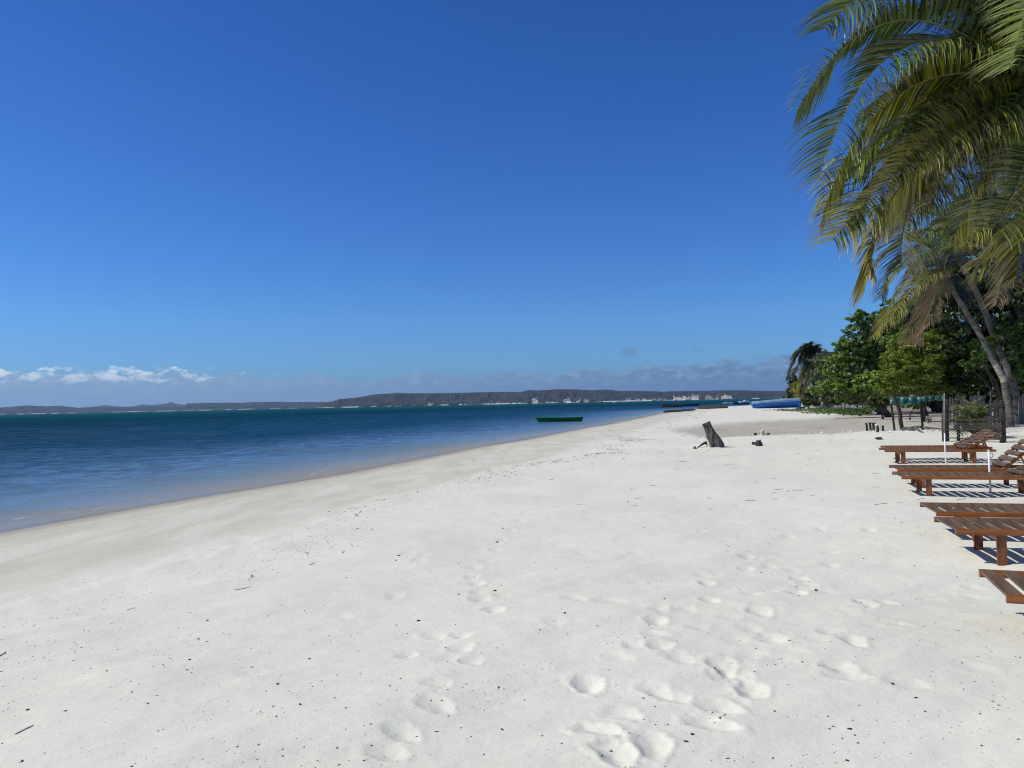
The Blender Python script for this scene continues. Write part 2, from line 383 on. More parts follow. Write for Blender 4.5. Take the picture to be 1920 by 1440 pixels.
def wood(name, a, b, axis=0, rough=.45):
    st = [9, 9, 9]; st[axis] = .7
    return simple(name, a, b, 4, rough, tuple(st), .25, .002, 6, .3, .7, .35, rnd=.14)
m_rail = wood('varnished_red_wood', (.16, .052, .014), (.33, .118, .030), 0)
m_leg = wood('varnished_leg_wood', (.13, .040, .014), (.25, .085, .028), 2)
m_slat = wood('weathered_slat_wood', (.085, .050, .027), (.175, .112, .062), 1, .55)
m_white = simple('white_paint', (.72, .71, .68), (.82, .81, .79), 14, .45, bmp=.15)
m_metal = simple('weathered_steel', (.14, .135, .13), (.36, .35, .33), 20, .4, bmp=.2)
m_post = simple('dark_post_wood', (.018, .014, .012), (.055, .046, .04), 7, .9, (2, 2, .4), .7, .01)
m_paling = simple('grey_paling_wood', (.07, .066, .062), (.17, .16, .15), 6, .9, (3, 3, .5), .6, .01, rnd=.35)  # grey darkened to put the fence's shade into the wood colour
m_wire = simple('rusty_wire', (.10, .085, .07), (.24, .21, .18), 20, .7, bmp=0)
m_net = simple('green_shade_net', (.03, .14, .10), (.20, .42, .33), 3.2, .7, (1, 1, 1.6), .4, .01, 8, .42, .62)
m_rock = simple('dark_rock', (.030, .028, .027), (.085, .08, .075), 12, .95, bmp=.8, bd=.02)
m_rockb = simple('brown_rock', (.12, .10, .09), (.24, .20, .18), 12, .95, bmp=.8, bd=.02)
m_coral = simple('yellowed_coral', (.42, .36, .20), (.66, .60, .44), 14, .9, bmp=.8, bd=.02)
m_shell = simple('white_shell', (.70, .66, .60), (.85, .83, .79), 20, .6, bmp=.5)
m_debris = simple('dark_debris', (.022, .018, .014), (.085, .065, .05), 30, .9, bmp=0)
m_weed = simple('dry_seaweed', (.05, .04, .028), (.17, .14, .10), 6, .9, bmp=0)
m_vine = leafmat('beach_vine', .25)
m_green = simple('green_boat_paint', (.012, .16, .03), (.025, .22, .05), 3, .35, bmp=.15)
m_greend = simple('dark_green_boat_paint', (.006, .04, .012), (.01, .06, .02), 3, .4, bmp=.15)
m_blue = simple('blue_boat_paint', (.008, .10, .38), (.016, .15, .50), 1.2, .35, (1, 1, 3), .15)
m_pale = simple('pale_blue_boat_paint', (.38, .60, .70), (.55, .74, .80), 3, .4, bmp=.15)
m_dblue = simple('dark_blue_boat_paint', (.01, .035, .09), (.02, .06, .13), 3, .4, bmp=.15)
m_cyan = simple('bright_blue_paint', (.01, .22, .55), (.02, .28, .62), 3, .4, bmp=.1)
m_boatwood = simple('old_boat_wood', (.13, .09, .05), (.28, .21, .12), 4, .8, (.4, 3, 3), .4)
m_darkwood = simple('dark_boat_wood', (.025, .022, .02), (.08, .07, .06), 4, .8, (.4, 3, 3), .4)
m_glass = simple('dark_glass', (.02, .03, .04), (.03, .045, .06), 3, .08, bmp=0, spec=.8)
m_thatch = simple('dry_thatch', (.14, .10, .06), (.30, .23, .15), 9, .95, (1, 1, .4), .8, .02)
m_tarp = simple('grey_tarpaulin', (.10, .105, .125), (.22, .225, .25), 2, .7, bmp=.6, bd=.05)
m_body = simple('person_surface', (.9, .9, .9), (1, 1, 1), 5, .8, bmp=0, tint=True)

# ------------------------------------------------------------------ ground
def region(poly, X, Y, soft=.0):
    P = [ga(*q) for q in poly]; n = len(P); ins = np.zeros(X.shape, bool)
    for i in range(n):
        a, b = P[i], P[(i+1) % n]
        if abs(a.y-b.y) < 1e-9: continue
        cnd = ((a.y > Y) != (b.y > Y)) & (X < (b.x-a.x)*(Y-a.y)/(b.y-a.y)+a.x)
        ins ^= cnd
    return ins
th_f = np.linspace(-41, 41, 600)
th_c = np.linspace(41, 319, 74)[1:-1]
TH = np.radians(np.concatenate([th_f, th_c]))
yy = np.concatenate([np.arange(960, 180, -2.1), np.arange(180, 34, -2.8)]); rr = 2163/yy
RR = np.concatenate([[.35, .6, .9, 1.2, 1.5, 1.8, 2.05], rr, np.geomspace(rr[-1]*1.035, 420, 70), np.geomspace(460, 14000, 26)])
TT, RG = np.meshgrid(TH, RR)
GX = (np.sin(TT)*RG).ravel(); GY = (np.cos(TT)*RG).ravel()
Z, SD = gbase(GX, GY)
near = np.exp(-np.hypot(GX, GY)/60)
dryk = ss(SD, 5.5, 7.5)
und = .075*fbm(GX*.35+GY*.12, GY*.30-GX*.10, 21, 3) + .026*fbm((GX*.8+GY*.45)*1.1, (GY-.5*GX)*2.2, 31, 4) + .006*fbm(GX*3.1+GY*1.2, GY*4.5, 41, 3)
rip = .006*np.sin((GY*.9+GX*.35)*6+6*vn(GX*.6, GY*.6, 8))*ss(vn(GX*.4, GY*.4, 9), -.05, .25)
Z = Z + (und+rip)*dryk*near + .012*fbm(GX*.5, GY*.5, 51, 3)*(1-dryk)*near
# lumpy crest of the white berm before the brown hollow
hollow = [(1352, 822), (1400, 819), (1450, 814.5), (1500, 813), (1560, 812), (1640, 807.5), (1700, 806), (1770, 806), (1865, 806), (1885, 790), (1885, 768), (1800, 768), (1660, 769), (1600, 777), (1560, 782), (1500, 785), (1440, 789), (1385, 793), (1330, 797), (1280, 806)]
qx = GX+.9*vn(GX*.35, GY*.12, 61)+.35*vn(GX*1.6, GY*.6, 62); qy = GY+2.4*vn(GX*.35, GY*.1, 63)+.8*vn(GX*1.8, GY*.7, 64)
def softregion(poly, X, Y):
    r = np.hypot(GX, GY); a = 0
    for i in (-1, 0, 1):
        for j in (-1, 0, 1): a = a+region(poly, X+i*.012*r, Y+j*.022*r)
    return a/9
inh = softregion(hollow, qx, qy)
Z = Z - .07*inh
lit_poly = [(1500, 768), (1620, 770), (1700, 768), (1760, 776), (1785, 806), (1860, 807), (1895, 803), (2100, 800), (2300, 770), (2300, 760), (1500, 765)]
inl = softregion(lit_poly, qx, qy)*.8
# mound of bright sand by the stump
mp = ga(1322, 840); d2 = ((GX-mp.x)/.42)**2+((GY-mp.y)/.5)**2; Z = Z + .14*np.exp(-d2)
mp = ga(1795, 838)
# footprints  (x, y, depth, angle offset, length)
FP = [(1103,1290,1,8,.30),(1408,1300,1,-10,.30),(1352,1255,1,0,.32),(1236,1220,.9,0,.20),(1230,1168,.9,5,.26),(1331,1129,.9,10,.22),(1424,1154,.9,0,.28),(1494,1114,.9,5,.24),(1325,1097,.8,0,.2),(1400,1044,.8,0,.22),(1400,1064,.8,0,.18),(1500,1083,.8,10,.2),(1478,1005,.7,0,.2),(1625,1140,1,-5,.28),(1678,1177,.45,50,.26),(1602,1214,.9,0,.26),(1450,1207,.8,20,.26),(1350,1333,.8,35,.32),(1332,1368,.9,55,.36),(1120,1378,.9,50,.36),(1150,1428,1,20,.32),(1222,1412,.9,0,.34),(1255,1312,.45,40,.3),(1750,1125,.45,60,.25),(1825,1101,.6,30,.2),(1832,1118,.45,40,.25),(1578,1260,.8,15,.22),(1590,1274,.6,60,.3),(820,1290,.45,30,.2),(818,1332,.6,30,.28),(752,1385,.55,40,.26),(728,1418,.5,40,.26),(865,1195,.55,10,.2),(865,1223,.55,10,.2),(885,1250,.5,10,.18),(925,1141,.45,0,.2),(898,1122,.6,0,.2),(896,1108,.6,0,.18),(893,1092,.6,0,.2),(883,1080,.5,0,.2),(890,1062,.5,10,.22),(912,1048,.45,0,.2),(928,1026,.45,0,.2),(945,1008,.4,0,.2),(958,992,.4,0,.2),(975,975,.4,0,.2),(1080,1123,.45,40,.3),(1150,1128,.4,60,.36),(1560,1035,.7,10,.2),(1556,1058,.6,10,.22),(1630,995,.5,0,.25),(1535,990,.6,0,.2),(1235,1145,.4,0,.22),(1230,1300,.5,20,.26),(1705,1290,.35,50,.34),(1830,1260,.3,40,.36),(1170,1345,.5,30,.26),(1040,1170,.3,0,.25),(640,1150,.25,40,.3),(470,1260,.22,50,.3),(985,960,.4,0,.2),(1010,940,.4,0,.22),(1030,915,.4,0,.25)]
frn = random.Random(5)
for i in range(64):
    y = 945+330*frn.random()**1.1; x = frn.choice((1180+.9*(y-1000)*.5, 1500-.5*(y-1000), 880-.1*(y-1000), 1650, 1400))+frn.gauss(0, 90)
    FP.append((x, y, frn.choice((.22, .3, .4)), frn.uniform(-40, 60), frn.uniform(.18, .26)))
for i, (x, y, k, ang, ln) in enumerate(FP):
    ln = min(ln, .28)*.92; k *= 1.12
    c0 = ga(x, y); m = (abs(GX-c0.x) < .6) & (abs(GY-c0.y) < .6)
    a = R(-ang)+math.atan2(c0.x, c0.y)*.0; dx = GX[m]-c0.x; dy = GY[m]-c0.y
    dx = dx+.03*vn(dx*9+i, dy*9, 71)+.014*vn(dx*24+i*3, dy*24, 72); dy = dy+.03*vn(dx*16+i*5, dy*16, 73) 
    u = dx*math.cos(a)+dy*math.sin(a)*-1; v = dx*math.sin(a)+dy*math.cos(a)
    wd = .078*(1+.28*np.sign(v)*np.clip(abs(v)/ln*2, 0, 1)); e = np.sqrt((u/wd)**2+(v/(ln*.5))**2)
    bowl = -np.clip(1-np.sqrt(e*e+.02), 0, 1)**.85; rim = np.exp(-((e-1.2)/.2)**2)
    heel = -.3*np.exp(-((u/.03)**2+((v+ln*.25)/.05)**2))
    Z[m] += k*(.027*bowl+.0035*rim+.012*heel+.004*vn(GX[m]*34, GY[m]*34, 74)*np.exp(-((e-1.1)/.5)**2))
# scuffed wrack line
wr = np.exp(-((SD-6.3-.5*vn(GX*.2, GY*.2, 81))/.5)**2)
Z = Z + wr*.02*fbm(GX*4, GY*4, 82, 3)
nR, nT = RG.shape
idx = np.arange(nR*nT).reshape(nR, nT)
a = idx[:-1]; b = idx[1:]
FQ = np.stack([a, np.roll(a, -1, 1), np.roll(b, -1, 1), b], -1).reshape(-1, 4)
cen = len(GX); V = np.column_stack([GX, GY, Z])
zone = np.zeros((len(GX), 4), np.float32)
wob = .5*vn(GX*.25, GY*.25, 91)+.3*vn(GX*1.2, GY*1.2, 92)
zone[:, 0] = 1-ss(SD+wob, 5.2, 7.2)
zone[:, 3] = (1-ss(SD+wob*.3, .1, 1.3))*.45 + .28*(1-ss(SD+wob, .8, 3.8))
softb = .85+.15*fbm(GX*.4, GY*.15, 94, 3)
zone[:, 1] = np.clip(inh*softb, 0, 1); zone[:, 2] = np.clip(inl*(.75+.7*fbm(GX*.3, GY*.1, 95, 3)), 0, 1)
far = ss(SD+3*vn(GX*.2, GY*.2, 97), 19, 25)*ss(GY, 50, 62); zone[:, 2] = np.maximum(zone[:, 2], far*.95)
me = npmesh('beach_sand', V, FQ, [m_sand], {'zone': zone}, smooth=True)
ground = link('beach_sand', me); tag(ground, 'white sand beach sloping down to the water, with footprints', kind='structure')
fan = MB(); fan.add([(0, 0, Z[:nT].mean())]+[tuple(v) for v in V[:nT]], [(0, 1+(i+1) % nT, 1+i) for i in range(nT)])

# ------------------------------------------------------------------ sea
th = np.radians(np.concatenate([np.linspace(-60, 50, 320), np.linspace(50, 300, 50)[1:-1]]))
rs = np.concatenate([np.geomspace(7, 400, 220), np.geomspace(420, 16000, 60)])
TT, RG = np.meshgrid(th, rs); X = (np.sin(TT)*RG).ravel(); Y = (np.cos(TT)*RG).ravel()
s = -sdist(X, Y)
idx = np.arange(X.size).reshape(RG.shape); a = idx[:-1]; b = idx[1:]
FQ = np.stack([a, np.roll(a, -1, 1), np.roll(b, -1, 1), b], -1).reshape(-1, 4)
keep = (s[FQ] > -3).any(1)
# a thin swell that gives the surface real relief near the beach
Zs = np.full(X.size, WATER)+ (.03*fbm(X*.25+Y*.05, Y*.6, 101, 3))*ss(s, 1, 12)*np.exp(-np.hypot(X, Y)/120)
Zs = Zs+.035*np.exp(-((s-1.7-.8*vn(X*.15, Y*.15, 103))/.35)**2)*ss(vn(X*.08, Y*.08, 104), -.4, .1)
sc = np.zeros((X.size, 3), np.float32); sc[:, 0] = np.clip(s, -1, 9000)/1000
me = npmesh('sea', np.column_stack([X, Y, Zs]), FQ[keep], [m_sea], {'shore': sc}, smooth=True)
tag(link('sea', me), 'blue green sea of a wide bay, darker away from the beach', kind='structure')

# ------------------------------------------------------------------ hills across the bay
def hx(x): return 777.3-.0215*x
def hill(name, prof, D, depth, cliffs=(), label='', seed=0, amp=.25, beach=True):
    xs = np.arange(prof[0][0], prof[-1][0]+.1, .5)
    top = np.interp(xs, [p[0] for p in prof], [p[1] for p in prof])
    top = top + .35*fbm(xs*.07, xs*0, seed, 4)
    el_ = np.maximum((hx(xs)-top), .2)/F
    az_ = np.arctan((xs-960)/F)
    el_ = el_*np.cos(az_)
    ks = np.concatenate([np.linspace(0, .16, 14), np.linspace(.2, 1, 16), [1.25, 1.7]])
    H = el_*(D+depth)/1.0+CAMZ
    V = []; Zc = []
    for k in ks:
        r = D+k*depth
        shp = np.sin(min(k, 1)*math.pi/2)**.8 if k <= 1 else 1-.55*(k-1)
        n_ = fbm(xs*.05+k*3.1, xs*0+k*5.0, seed+3, 5, .6)*amp*math.sin(min(k, 1)*math.pi) 
        z = H*(shp*(1+0) + n_); z = np.minimum(z, CAMZ+el_*r*.985) if k < 1 else z
        rj = r + depth*.06*fbm(xs*.08, xs*0+k*9, seed+7, 3)*(k > 0)
        V.append(np.column_stack([np.sin(az_)*rj, np.cos(az_)*rj, z-(2.5 if k == 0 else 0)]))
        Zc.append((k, z, r))
    V = np.concatenate(V); nr, nc = len(ks), len(xs)
    idx = np.arange(nr*nc).reshape(nr, nc); a = idx[:-1]; b = idx[1:]
    FQ = np.stack([a[:, :-1], a[:, 1:], b[:, 1:], b[:, :-1]], -1).reshape(-1, 4)
    zn = np.zeros((nr*nc, 3), np.float32)
    for i, (k, z, r) in enumerate(Zc):
        ypx = hx(xs)-(z-CAMZ)/r*F
        m = np.zeros(nc)
        for (x0, x1, yt, st) in cliffs:
            jag = yt+2.6+5.5*fbm(xs*.35, xs*0+k*20, seed+int(x0), 4, .6)
            m = np.maximum(m, ((xs > x0+vn(xs*.3, xs*0, 2)*2) & (xs < x1) & (ypx > jag))*st*.72)
        zn[i*nc:(i+1)*nc, 0] = m
        if beach: zn[i*nc:(i+1)*nc, 1] = (z < 4)*(k < .03)*np.clip(.35+1.4*vn(xs*.06, xs*0, seed+9), 0, 1)*.8
    o = link(name, npmesh(name, V, FQ, [m_hill], {'zone': zn}, smooth=True)); tag(o, label, kind='structure'); return o
main = [(600, 757), (618, 754), (635, 748), (665, 746), (700, 740), (740, 737), (790, 737.5), (845, 737), (880, 736), (930, 734.5), (975, 735), (990, 731.5), (1010, 732), (1045, 729.5), (1080, 730), (1110, 732), (1130, 730), (1147, 731), (1160, 733), (1200, 733), (1240, 734), (1300, 733), (1380, 731.5), (1440, 733), (1480, 733), (1600, 733), (1920, 725), (2300, 715), (2600, 712)]
clf = [(996, 1008, 745.5, .8), (1022, 1030, 750, .55), (1056, 1068, 746, .75), (1080, 1088, 747, .6), (1094, 1103, 746, .7), (1174, 1212, 746.5, .8), (1216, 1230, 747, .8), (1234, 1249, 746.5, .9), (1262, 1304, 742.5, 1), (1296, 1310, 739, .8), (1322, 1336, 741, .5), (1340, 1347, 741, .45), (1352, 1372, 739.5, .95), (800, 812, 753, .5), (920, 935, 750, .35)]
hill('hills', main, 4300, 1500, clf, 'dark scrub covered headland with pale cliffs across the bay', 200)
leftp = [(-500, 762), (-200, 760), (0, 764), (50, 760), (85, 762), (110, 760.5), (145, 764.5), (165, 763.5), (225, 762), (240, 763), (300, 762), (343, 763), (350, 756.5), (400, 755), (455, 755), (480, 753.5), (530, 753.5), (600, 754), (660, 752), (700, 758)]
hill('hills', leftp, 7600, 1500, [], 'low hazy hills along the left shore of the bay', 260)
peak = [(150, 766), (170, 763), (195, 759.5), (225, 763), (250, 762), (265, 758), (280, 759.5), (300, 758), (311, 756.5), (320, 753.5), (330, 757.5), (345, 759), (400, 762), (480, 768)]
hill('hills', peak, 13000, 1500, [], 'faint far peaks rising behind the low left hills', 300, beach=False)
# ------------------------------------------------------------------ palms
def bez(P0, Pm, P2, t):
    P1 = Pm*2-(P0+P2)*.5
    return P0*(1-t)**2+P1*(2*t*(1-t))+P2*t*t, ((P1-P0)*(2*(1-t))+(P2-P1)*(2*t)).normalized()
GREEN = ((.018, .036, .006), (.22, .31, .045)); OLIVE = ((.030, .040, .006), (.50, .49, .055)); PALE = ((.20, .26, .09), (.50, .56, .24))  # dark and bright ends also carry crown shade and sunlit highlights
DEAD = ((.20, .135, .085), (.36, .26, .18)); DARK = ((.018, .030, .012), (.045, .065, .02)); BLUEG = ((.025, .05, .016), (.22, .30, .09))  # DARK also fills crown interiors, as shade put into the leaf colour
def lerp(a, b, t): return tuple(a[i]+(b[i]-a[i])*t for i in range(3))
def frond(P0, Pm, P2, pal, parent, leaf=.85, n=80, wind=(-.22, 0, 0), dry=.25, wid=.022, seed=0, stiff=.35, droop=1.0, segs=4, rad=.024, twist=None):
    rn = random.Random(seed); mb = MB(); pts = []
    N_ = 14
    for i in range(N_+1): pts.append(bez(P0, Pm, P2, i/N_)[0])
    mb.tube(pts, [rad*(1-.8*i/N_)+.003 for i in range(N_+1)], 5, 0)
    G = Vector((wind[0], wind[1], -1)).normalized(); Ln = (P2-P0).length
    tw = rn.uniform(-.3, .3) if twist is None else twist*rn.uniform(.8, 1.2)
    for k in range(n):
        t = .07+.93*(k+rn.random()*.6)/n
        if t > 1: t = 1
        p, T = bez(P0, Pm, P2, t)
        Sd = T.cross(Vector((0, 0, 1)));
        if Sd.length < .25: Sd = Sd+Vector((.6, -.6, 0))
        Sd.normalize(); Nn = Sd.cross(T).normalized()
        rot = Matrix.Rotation(tw, 3, T); Sd = rot @ Sd; Nn = rot @ Nn
        prof = math.sin(min(1, .18+t*1.05)*math.pi)**.55 if t < .8 else .78*(1-(t-.8)/.2)+.42
        prof = max(.35, min(1, prof)) if t > .04 else .3
        for sgn in (-1, 1):
            if rn.random() < .06: continue
            ln = leaf*prof*rn.uniform(.82, 1.08); sweep = .22+.48*t
            D = (Sd*sgn*1.0+T*sweep+Nn*stiff*rn.uniform(.3, 1.2)).normalized()
            D = (D+Vector((rn.uniform(-.12, .12), rn.uniform(-.12, .12), rn.uniform(-.1, .1)))).normalized()
            q = p.copy(); w = wid*rn.uniform(.8, 1.2); vs = []; cs = []
            base = lerp(pal[0], pal[1], rn.random()**1.3); br = rn.random() < dry
            tipc = lerp(base, DEAD[1], .75 if br else .12)
            if rn.random() < dry*.25: base = lerp(base, DEAD[0], .8)
            for j in range(segs+1):
                f = j/segs
                ww = w*(1-f*.92)*(.7 if j == 0 else 1)
                side = D.cross(Vector((0, 0, 1))); 
                if side.length < .2: side = T.copy()
                side.normalize(); side = (side+T*.4*sgn+Vector((rn.uniform(-.1, .1), rn.uniform(-.1, .1), 0))).normalized()
                vs += [q-side*ww, q+side*ww]; cc = lerp(base, tipc, f*f); cs += [cc, cc]
                q = q+D*(ln/segs); g = droop*(.24+.34*f)
                D = (D*(1-g)+G*g+Vector((rn.uniform(-.05, .05), rn.uniform(-.05, .05), 0))).normalized()
            mb.add(vs, [(2*j, 2*j+1, 2*j+3, 2*j+2) for j in range(segs)], 1, cs)
    return mb.obj('frond', (m_rachis, m_frond), parent)
def trunk(pts, rads, parent, rings=.09, paint=None, n=12):
    pts = [Vector(p) for p in pts]; fine = []; fr = []; fc = []
    dist = 0
    for i in range(len(pts)-1):
        seg = (pts[i+1]-pts[i]).length; m = max(2, int(seg/rings*2))
        for j in range(m):
            f = j/m; p = pts[i].lerp(pts[i+1], f); r = rads[i]+(rads[i+1]-rads[i])*f
            od = len(fine) % 2
            fine.append(p+Vector((0, 0, 0))); fr.append(r*(1.0 if od else .93)); q = .85 if od else .55
            if paint and paint[0] < p.z < paint[1]: fc.append((2.1, 2.05, 1.95))
            else: fc.append((q, q, q))
    mb = MB(); mb.tube(fine, fr, n, 0, fc, jit=.03); return mb.obj('trunk', m_palmbark, parent, smooth=True)
def boot(c, r, parent, seed):      # brown fibre, boots and small nuts around the heart of a crown
    rn = random.Random(seed); mb = MB()
    for i in range(14):
        a = rn.uniform(0, 6.28); d = Vector((math.cos(a), math.sin(a), rn.uniform(-.9, .6)))
        mb.bar(c-d*.05, c+d*r*rn.uniform(.8, 1.6), .07, .03, 0, .004)
    mb.obj('leaf_base', m_thatch, parent)
    for i in range(7):
        a = rn.uniform(0, 6.28); q = MB(); q.blob(c+Vector((math.cos(a)*r*.8, math.sin(a)*r*.8, -r*rn.uniform(.6, 1.3))), (.10, .10, .13), i, 8, .06)
        q.obj('coconut', m_boatwood, parent, smooth=True)
def palm(label, name, base, tpx, trads, Y, crownpx, fronds, group, leaf=.85, n=80, paint=None, seed=0, wid=.022, dz=1.0, segs=4, spread=1.6, LK=1.28, NK=1.5, TW=0):
    t = empty(name, base); tag(t, label, 'palm tree', group)
    inv = Vector(base)
    pts = [Vector(base)+Vector((0, 0, -.15))]+[pd(x, y, yy_) for x, y, yy_ in tpx]
    o = trunk([p-inv for p in pts], trads, t, paint=(paint[0]-inv.z, paint[1]-inv.z) if paint else None)
    c = pd(*crownpx, Y); boot(c-inv, .22, t, seed)
    for i, fr in enumerate(fronds):
        (mx, my), (tx, ty), pal = fr[0], fr[1], fr[2]; k = fr[3] if len(fr) > 3 else {}
        rn = random.Random(seed*100+i); dY = k.get('dy', rn.uniform(-spread, spread))
        sx_, sy_ = k.get('start', crownpx)
        P0 = pd(sx_, sy_, Y)+Vector((rn.uniform(-.1, .1), rn.uniform(-.1, .1), rn.uniform(-.1, .1))); Pm = pd(mx, my, Y+dY*.5); P2 = pd(tx, ty, Y+dY)
        frond(P0-inv, Pm-inv, P2-inv, pal, t, k.get('leaf', leaf)*LK, int(k.get('n', n)*NK), k.get('wind', (-.4, 0, 0)), k.get('dry', .25), wid, seed*1000+i, k.get('stiff', .10), k.get('droop', dz), segs, k.get('rad', .024), k.get('tw', (1 if i % 2 else -1)*TW if TW else None))
    return t
# near palm: crown at the right edge of the frame, trunk just outside it
bA = Vector((12.3, 16.3, gz(12.3, 16.3)))
FA = [((1745, -35), (1545, 55), BLUEG, {'dry': .02, 'dy': -.5, 'leaf': 1.0}), ((1690, 38), (1497, 205), BLUEG, {'dry': .03, 'dy': -.4, 'leaf': .95, 'n': 100}),
      ((1705, 84), (1535, 335), GREEN, {'dry': .06, 'dy': -1.2, 'leaf': 1.0, 'n': 100}), ((1700, 168), (1543, 400), OLIVE, {'dry': .12, 'dy': .2, 'leaf': 1.05, 'n': 100}),
      ((1765, 250), (1560, 452), OLIVE, {'dry': .35, 'dy': -.9, 'leaf': 1.0, 'n': 100}), ((1706, 330), (1628, 515), OLIVE, {'dry': .7, 'dy': -1.3, 'leaf': 1.05, 'n': 130, 'tw': 1.1}), ((1750, 310), (1690, 500), OLIVE, {'dry': .5, 'dy': -.4, 'leaf': .9, 'n': 100, 'tw': -.9}), ((1730, 250), (1590, 400), GREEN, {'dry': .1, 'dy': .5, 'leaf': 1.0, 'n': 100}), ((1735, 205), (1600, 330), GREEN, {'dry': .1, 'dy': .9, 'leaf': 1.0, 'n': 100}),
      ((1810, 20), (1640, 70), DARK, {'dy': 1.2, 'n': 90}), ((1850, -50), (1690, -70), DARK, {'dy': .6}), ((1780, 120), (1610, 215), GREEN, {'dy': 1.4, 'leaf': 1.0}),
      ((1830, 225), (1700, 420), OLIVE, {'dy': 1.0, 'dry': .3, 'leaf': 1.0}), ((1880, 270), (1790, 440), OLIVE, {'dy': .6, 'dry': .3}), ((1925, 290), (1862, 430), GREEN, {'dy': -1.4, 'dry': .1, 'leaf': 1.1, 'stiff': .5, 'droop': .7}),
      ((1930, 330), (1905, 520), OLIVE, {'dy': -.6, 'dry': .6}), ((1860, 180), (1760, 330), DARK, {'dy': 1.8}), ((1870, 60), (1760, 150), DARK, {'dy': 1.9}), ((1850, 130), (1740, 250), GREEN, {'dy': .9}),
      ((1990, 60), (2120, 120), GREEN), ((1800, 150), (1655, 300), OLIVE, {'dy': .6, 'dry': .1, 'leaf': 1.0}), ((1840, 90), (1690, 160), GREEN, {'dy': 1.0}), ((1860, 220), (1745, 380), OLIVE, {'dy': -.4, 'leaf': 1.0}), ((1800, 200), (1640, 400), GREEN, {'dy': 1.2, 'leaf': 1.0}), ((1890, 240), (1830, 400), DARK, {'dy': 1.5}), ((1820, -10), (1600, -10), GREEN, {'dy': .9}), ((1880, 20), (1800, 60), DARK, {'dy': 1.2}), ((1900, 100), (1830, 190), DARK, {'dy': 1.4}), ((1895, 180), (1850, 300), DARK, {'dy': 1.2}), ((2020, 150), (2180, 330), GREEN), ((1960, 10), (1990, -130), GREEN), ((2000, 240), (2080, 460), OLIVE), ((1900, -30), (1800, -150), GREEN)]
palm('large coconut palm whose long green and yellow fronds hang over the top right sky', 'coconut_palm', bA, [(2052, 500, 16.2), (2000, 330, 16), (1952, 185, 16)], [.24, .17, .14, .13], 16, (1945, 165), FA, 'coconut palms along the beach edge', seed=1, wid=.030, LK=1.36, NK=1.75, TW=.55, dz=.70)
bE = Vector((11.3, 12.2, gz(11.3, 12.2)))
FE = [((1925, 10), (1893, 128), PALE, {'dy': -.5, 'dry': .05, 'leaf': .62, 'n': 60, 'stiff': .6, 'droop': .35, 'start': (1952, -110)}), ((1985, -60), (1960, 60), PALE, {'dy': 0, 'leaf': .6}), ((2080, -200), (2240, -120), GREEN), ((2060, -60), (2150, 120), GREEN), ((1985, -260), (1900, -300), GREEN), ((2100, -330), (2200, -400), GREEN)]
palm('coconut palm with only one bright pale frond reaching into the top right corner', 'coconut_palm', bE, [(2230, 300, 12.2), (2120, 60, 12.4), (2030, -165, 12.6)], [.22, .16, .14, .12], 12.6, (2030, -170), FE, 'coconut palms along the beach edge', seed=2)
# the leaning pair beyond
base = ga(1903, 797); bB = Vector((base.x, base.y, base.z)); YB = base.y
FB = [((1735, 400), (1603, 440), PALE, {'leaf': .8, 'dry': .02, 'dy': .8}), ((1812, 388), (1778, 470), PALE, {'leaf': .9, 'dry': 0, 'dy': -1.5, 'n': 90, 'start': (1826, 452), 'droop': .6}), ((1786, 425), (1735, 490), PALE, {'leaf': .7, 'dry': .1, 'dy': -1.4, 'n': 70}),
      ((1757, 478), (1724, 552), DEAD, {'leaf': .55, 'dy': -1.2, 'droop': 1.2, 'start': (1790, 480)}), ((1812, 462), (1822, 498), DEAD, {'leaf': .6, 'dy': -1.2, 'n': 50}), ((1720, 500), (1642, 632), OLIVE, {'dry': .6, 'leaf': .95, 'n': 90, 'dy': -.6}),
      ((1705, 440), (1608, 545), OLIVE, {'dry': .5, 'leaf': .95, 'n': 90}), ((1740, 450), (1660, 540), OLIVE, {'dry': .5}), ((1860, 410), (1905, 500), OLIVE, {'dry': .2}), ((1845, 440), (1868, 530), OLIVE, {'dry': .4}), ((1800, 395), (1770, 350), GREEN), ((1740, 540), (1695, 640), DEAD, {'leaf': .6, 'dy': -.3, 'n': 60}),
      ((1850, 418), (1880, 470), GREEN, {'dy': -1.2}), ((1765, 428), (1700, 500), GREEN, {'dy': -1.3, 'dry': .15}), ((1775, 415), (1720, 450), GREEN, {'dy': -.8}), ((1820, 425), (1845, 480), PALE, {'dy': -1.4, 'leaf': .7, 'n': 60}), ((1830, 410), (1850, 380), GREEN), ((1700, 470), (1650, 560), DARK, {'dy': 1.5}), ((1760, 520), (1740, 600), DARK, {'dy': 1.4})]
palm('leaning coconut palm with ringed grey trunk and a painted band, right of the pair', 'coconut_palm', bB, [(1910, 770, YB), (1905, 737, YB), (1887, 687, YB), (1870, 650, YB-.1), (1848, 588, YB-.3), (1827, 540, YB-.4), (1803, 492, YB-.5), (1797, 462, YB-.5)], [.21, .18, .15, .135, .125, .12, .12, .115, .11], YB-.5, (1797, 458), FB, 'coconut palms along the beach edge', seed=3, n=80, leaf=.9, wid=.026, paint=(pd(1887, 705, YB).z, pd(1880, 672, YB).z), segs=3)
b2 = ga(1893, 800); YC = b2.y
FB2 = [((1725, 525), (1660, 610), OLIVE, {'dry': .6}), ((1745, 580), (1712, 640), DEAD, {}), ((1790, 545), (1800, 610), DARK, {}), ((1750, 470), (1700, 450), GREEN, {}), ((1785, 470), (1830, 460), GREEN, {}), ((1740, 540), (1690, 580), GREEN, {'dy': 1})]
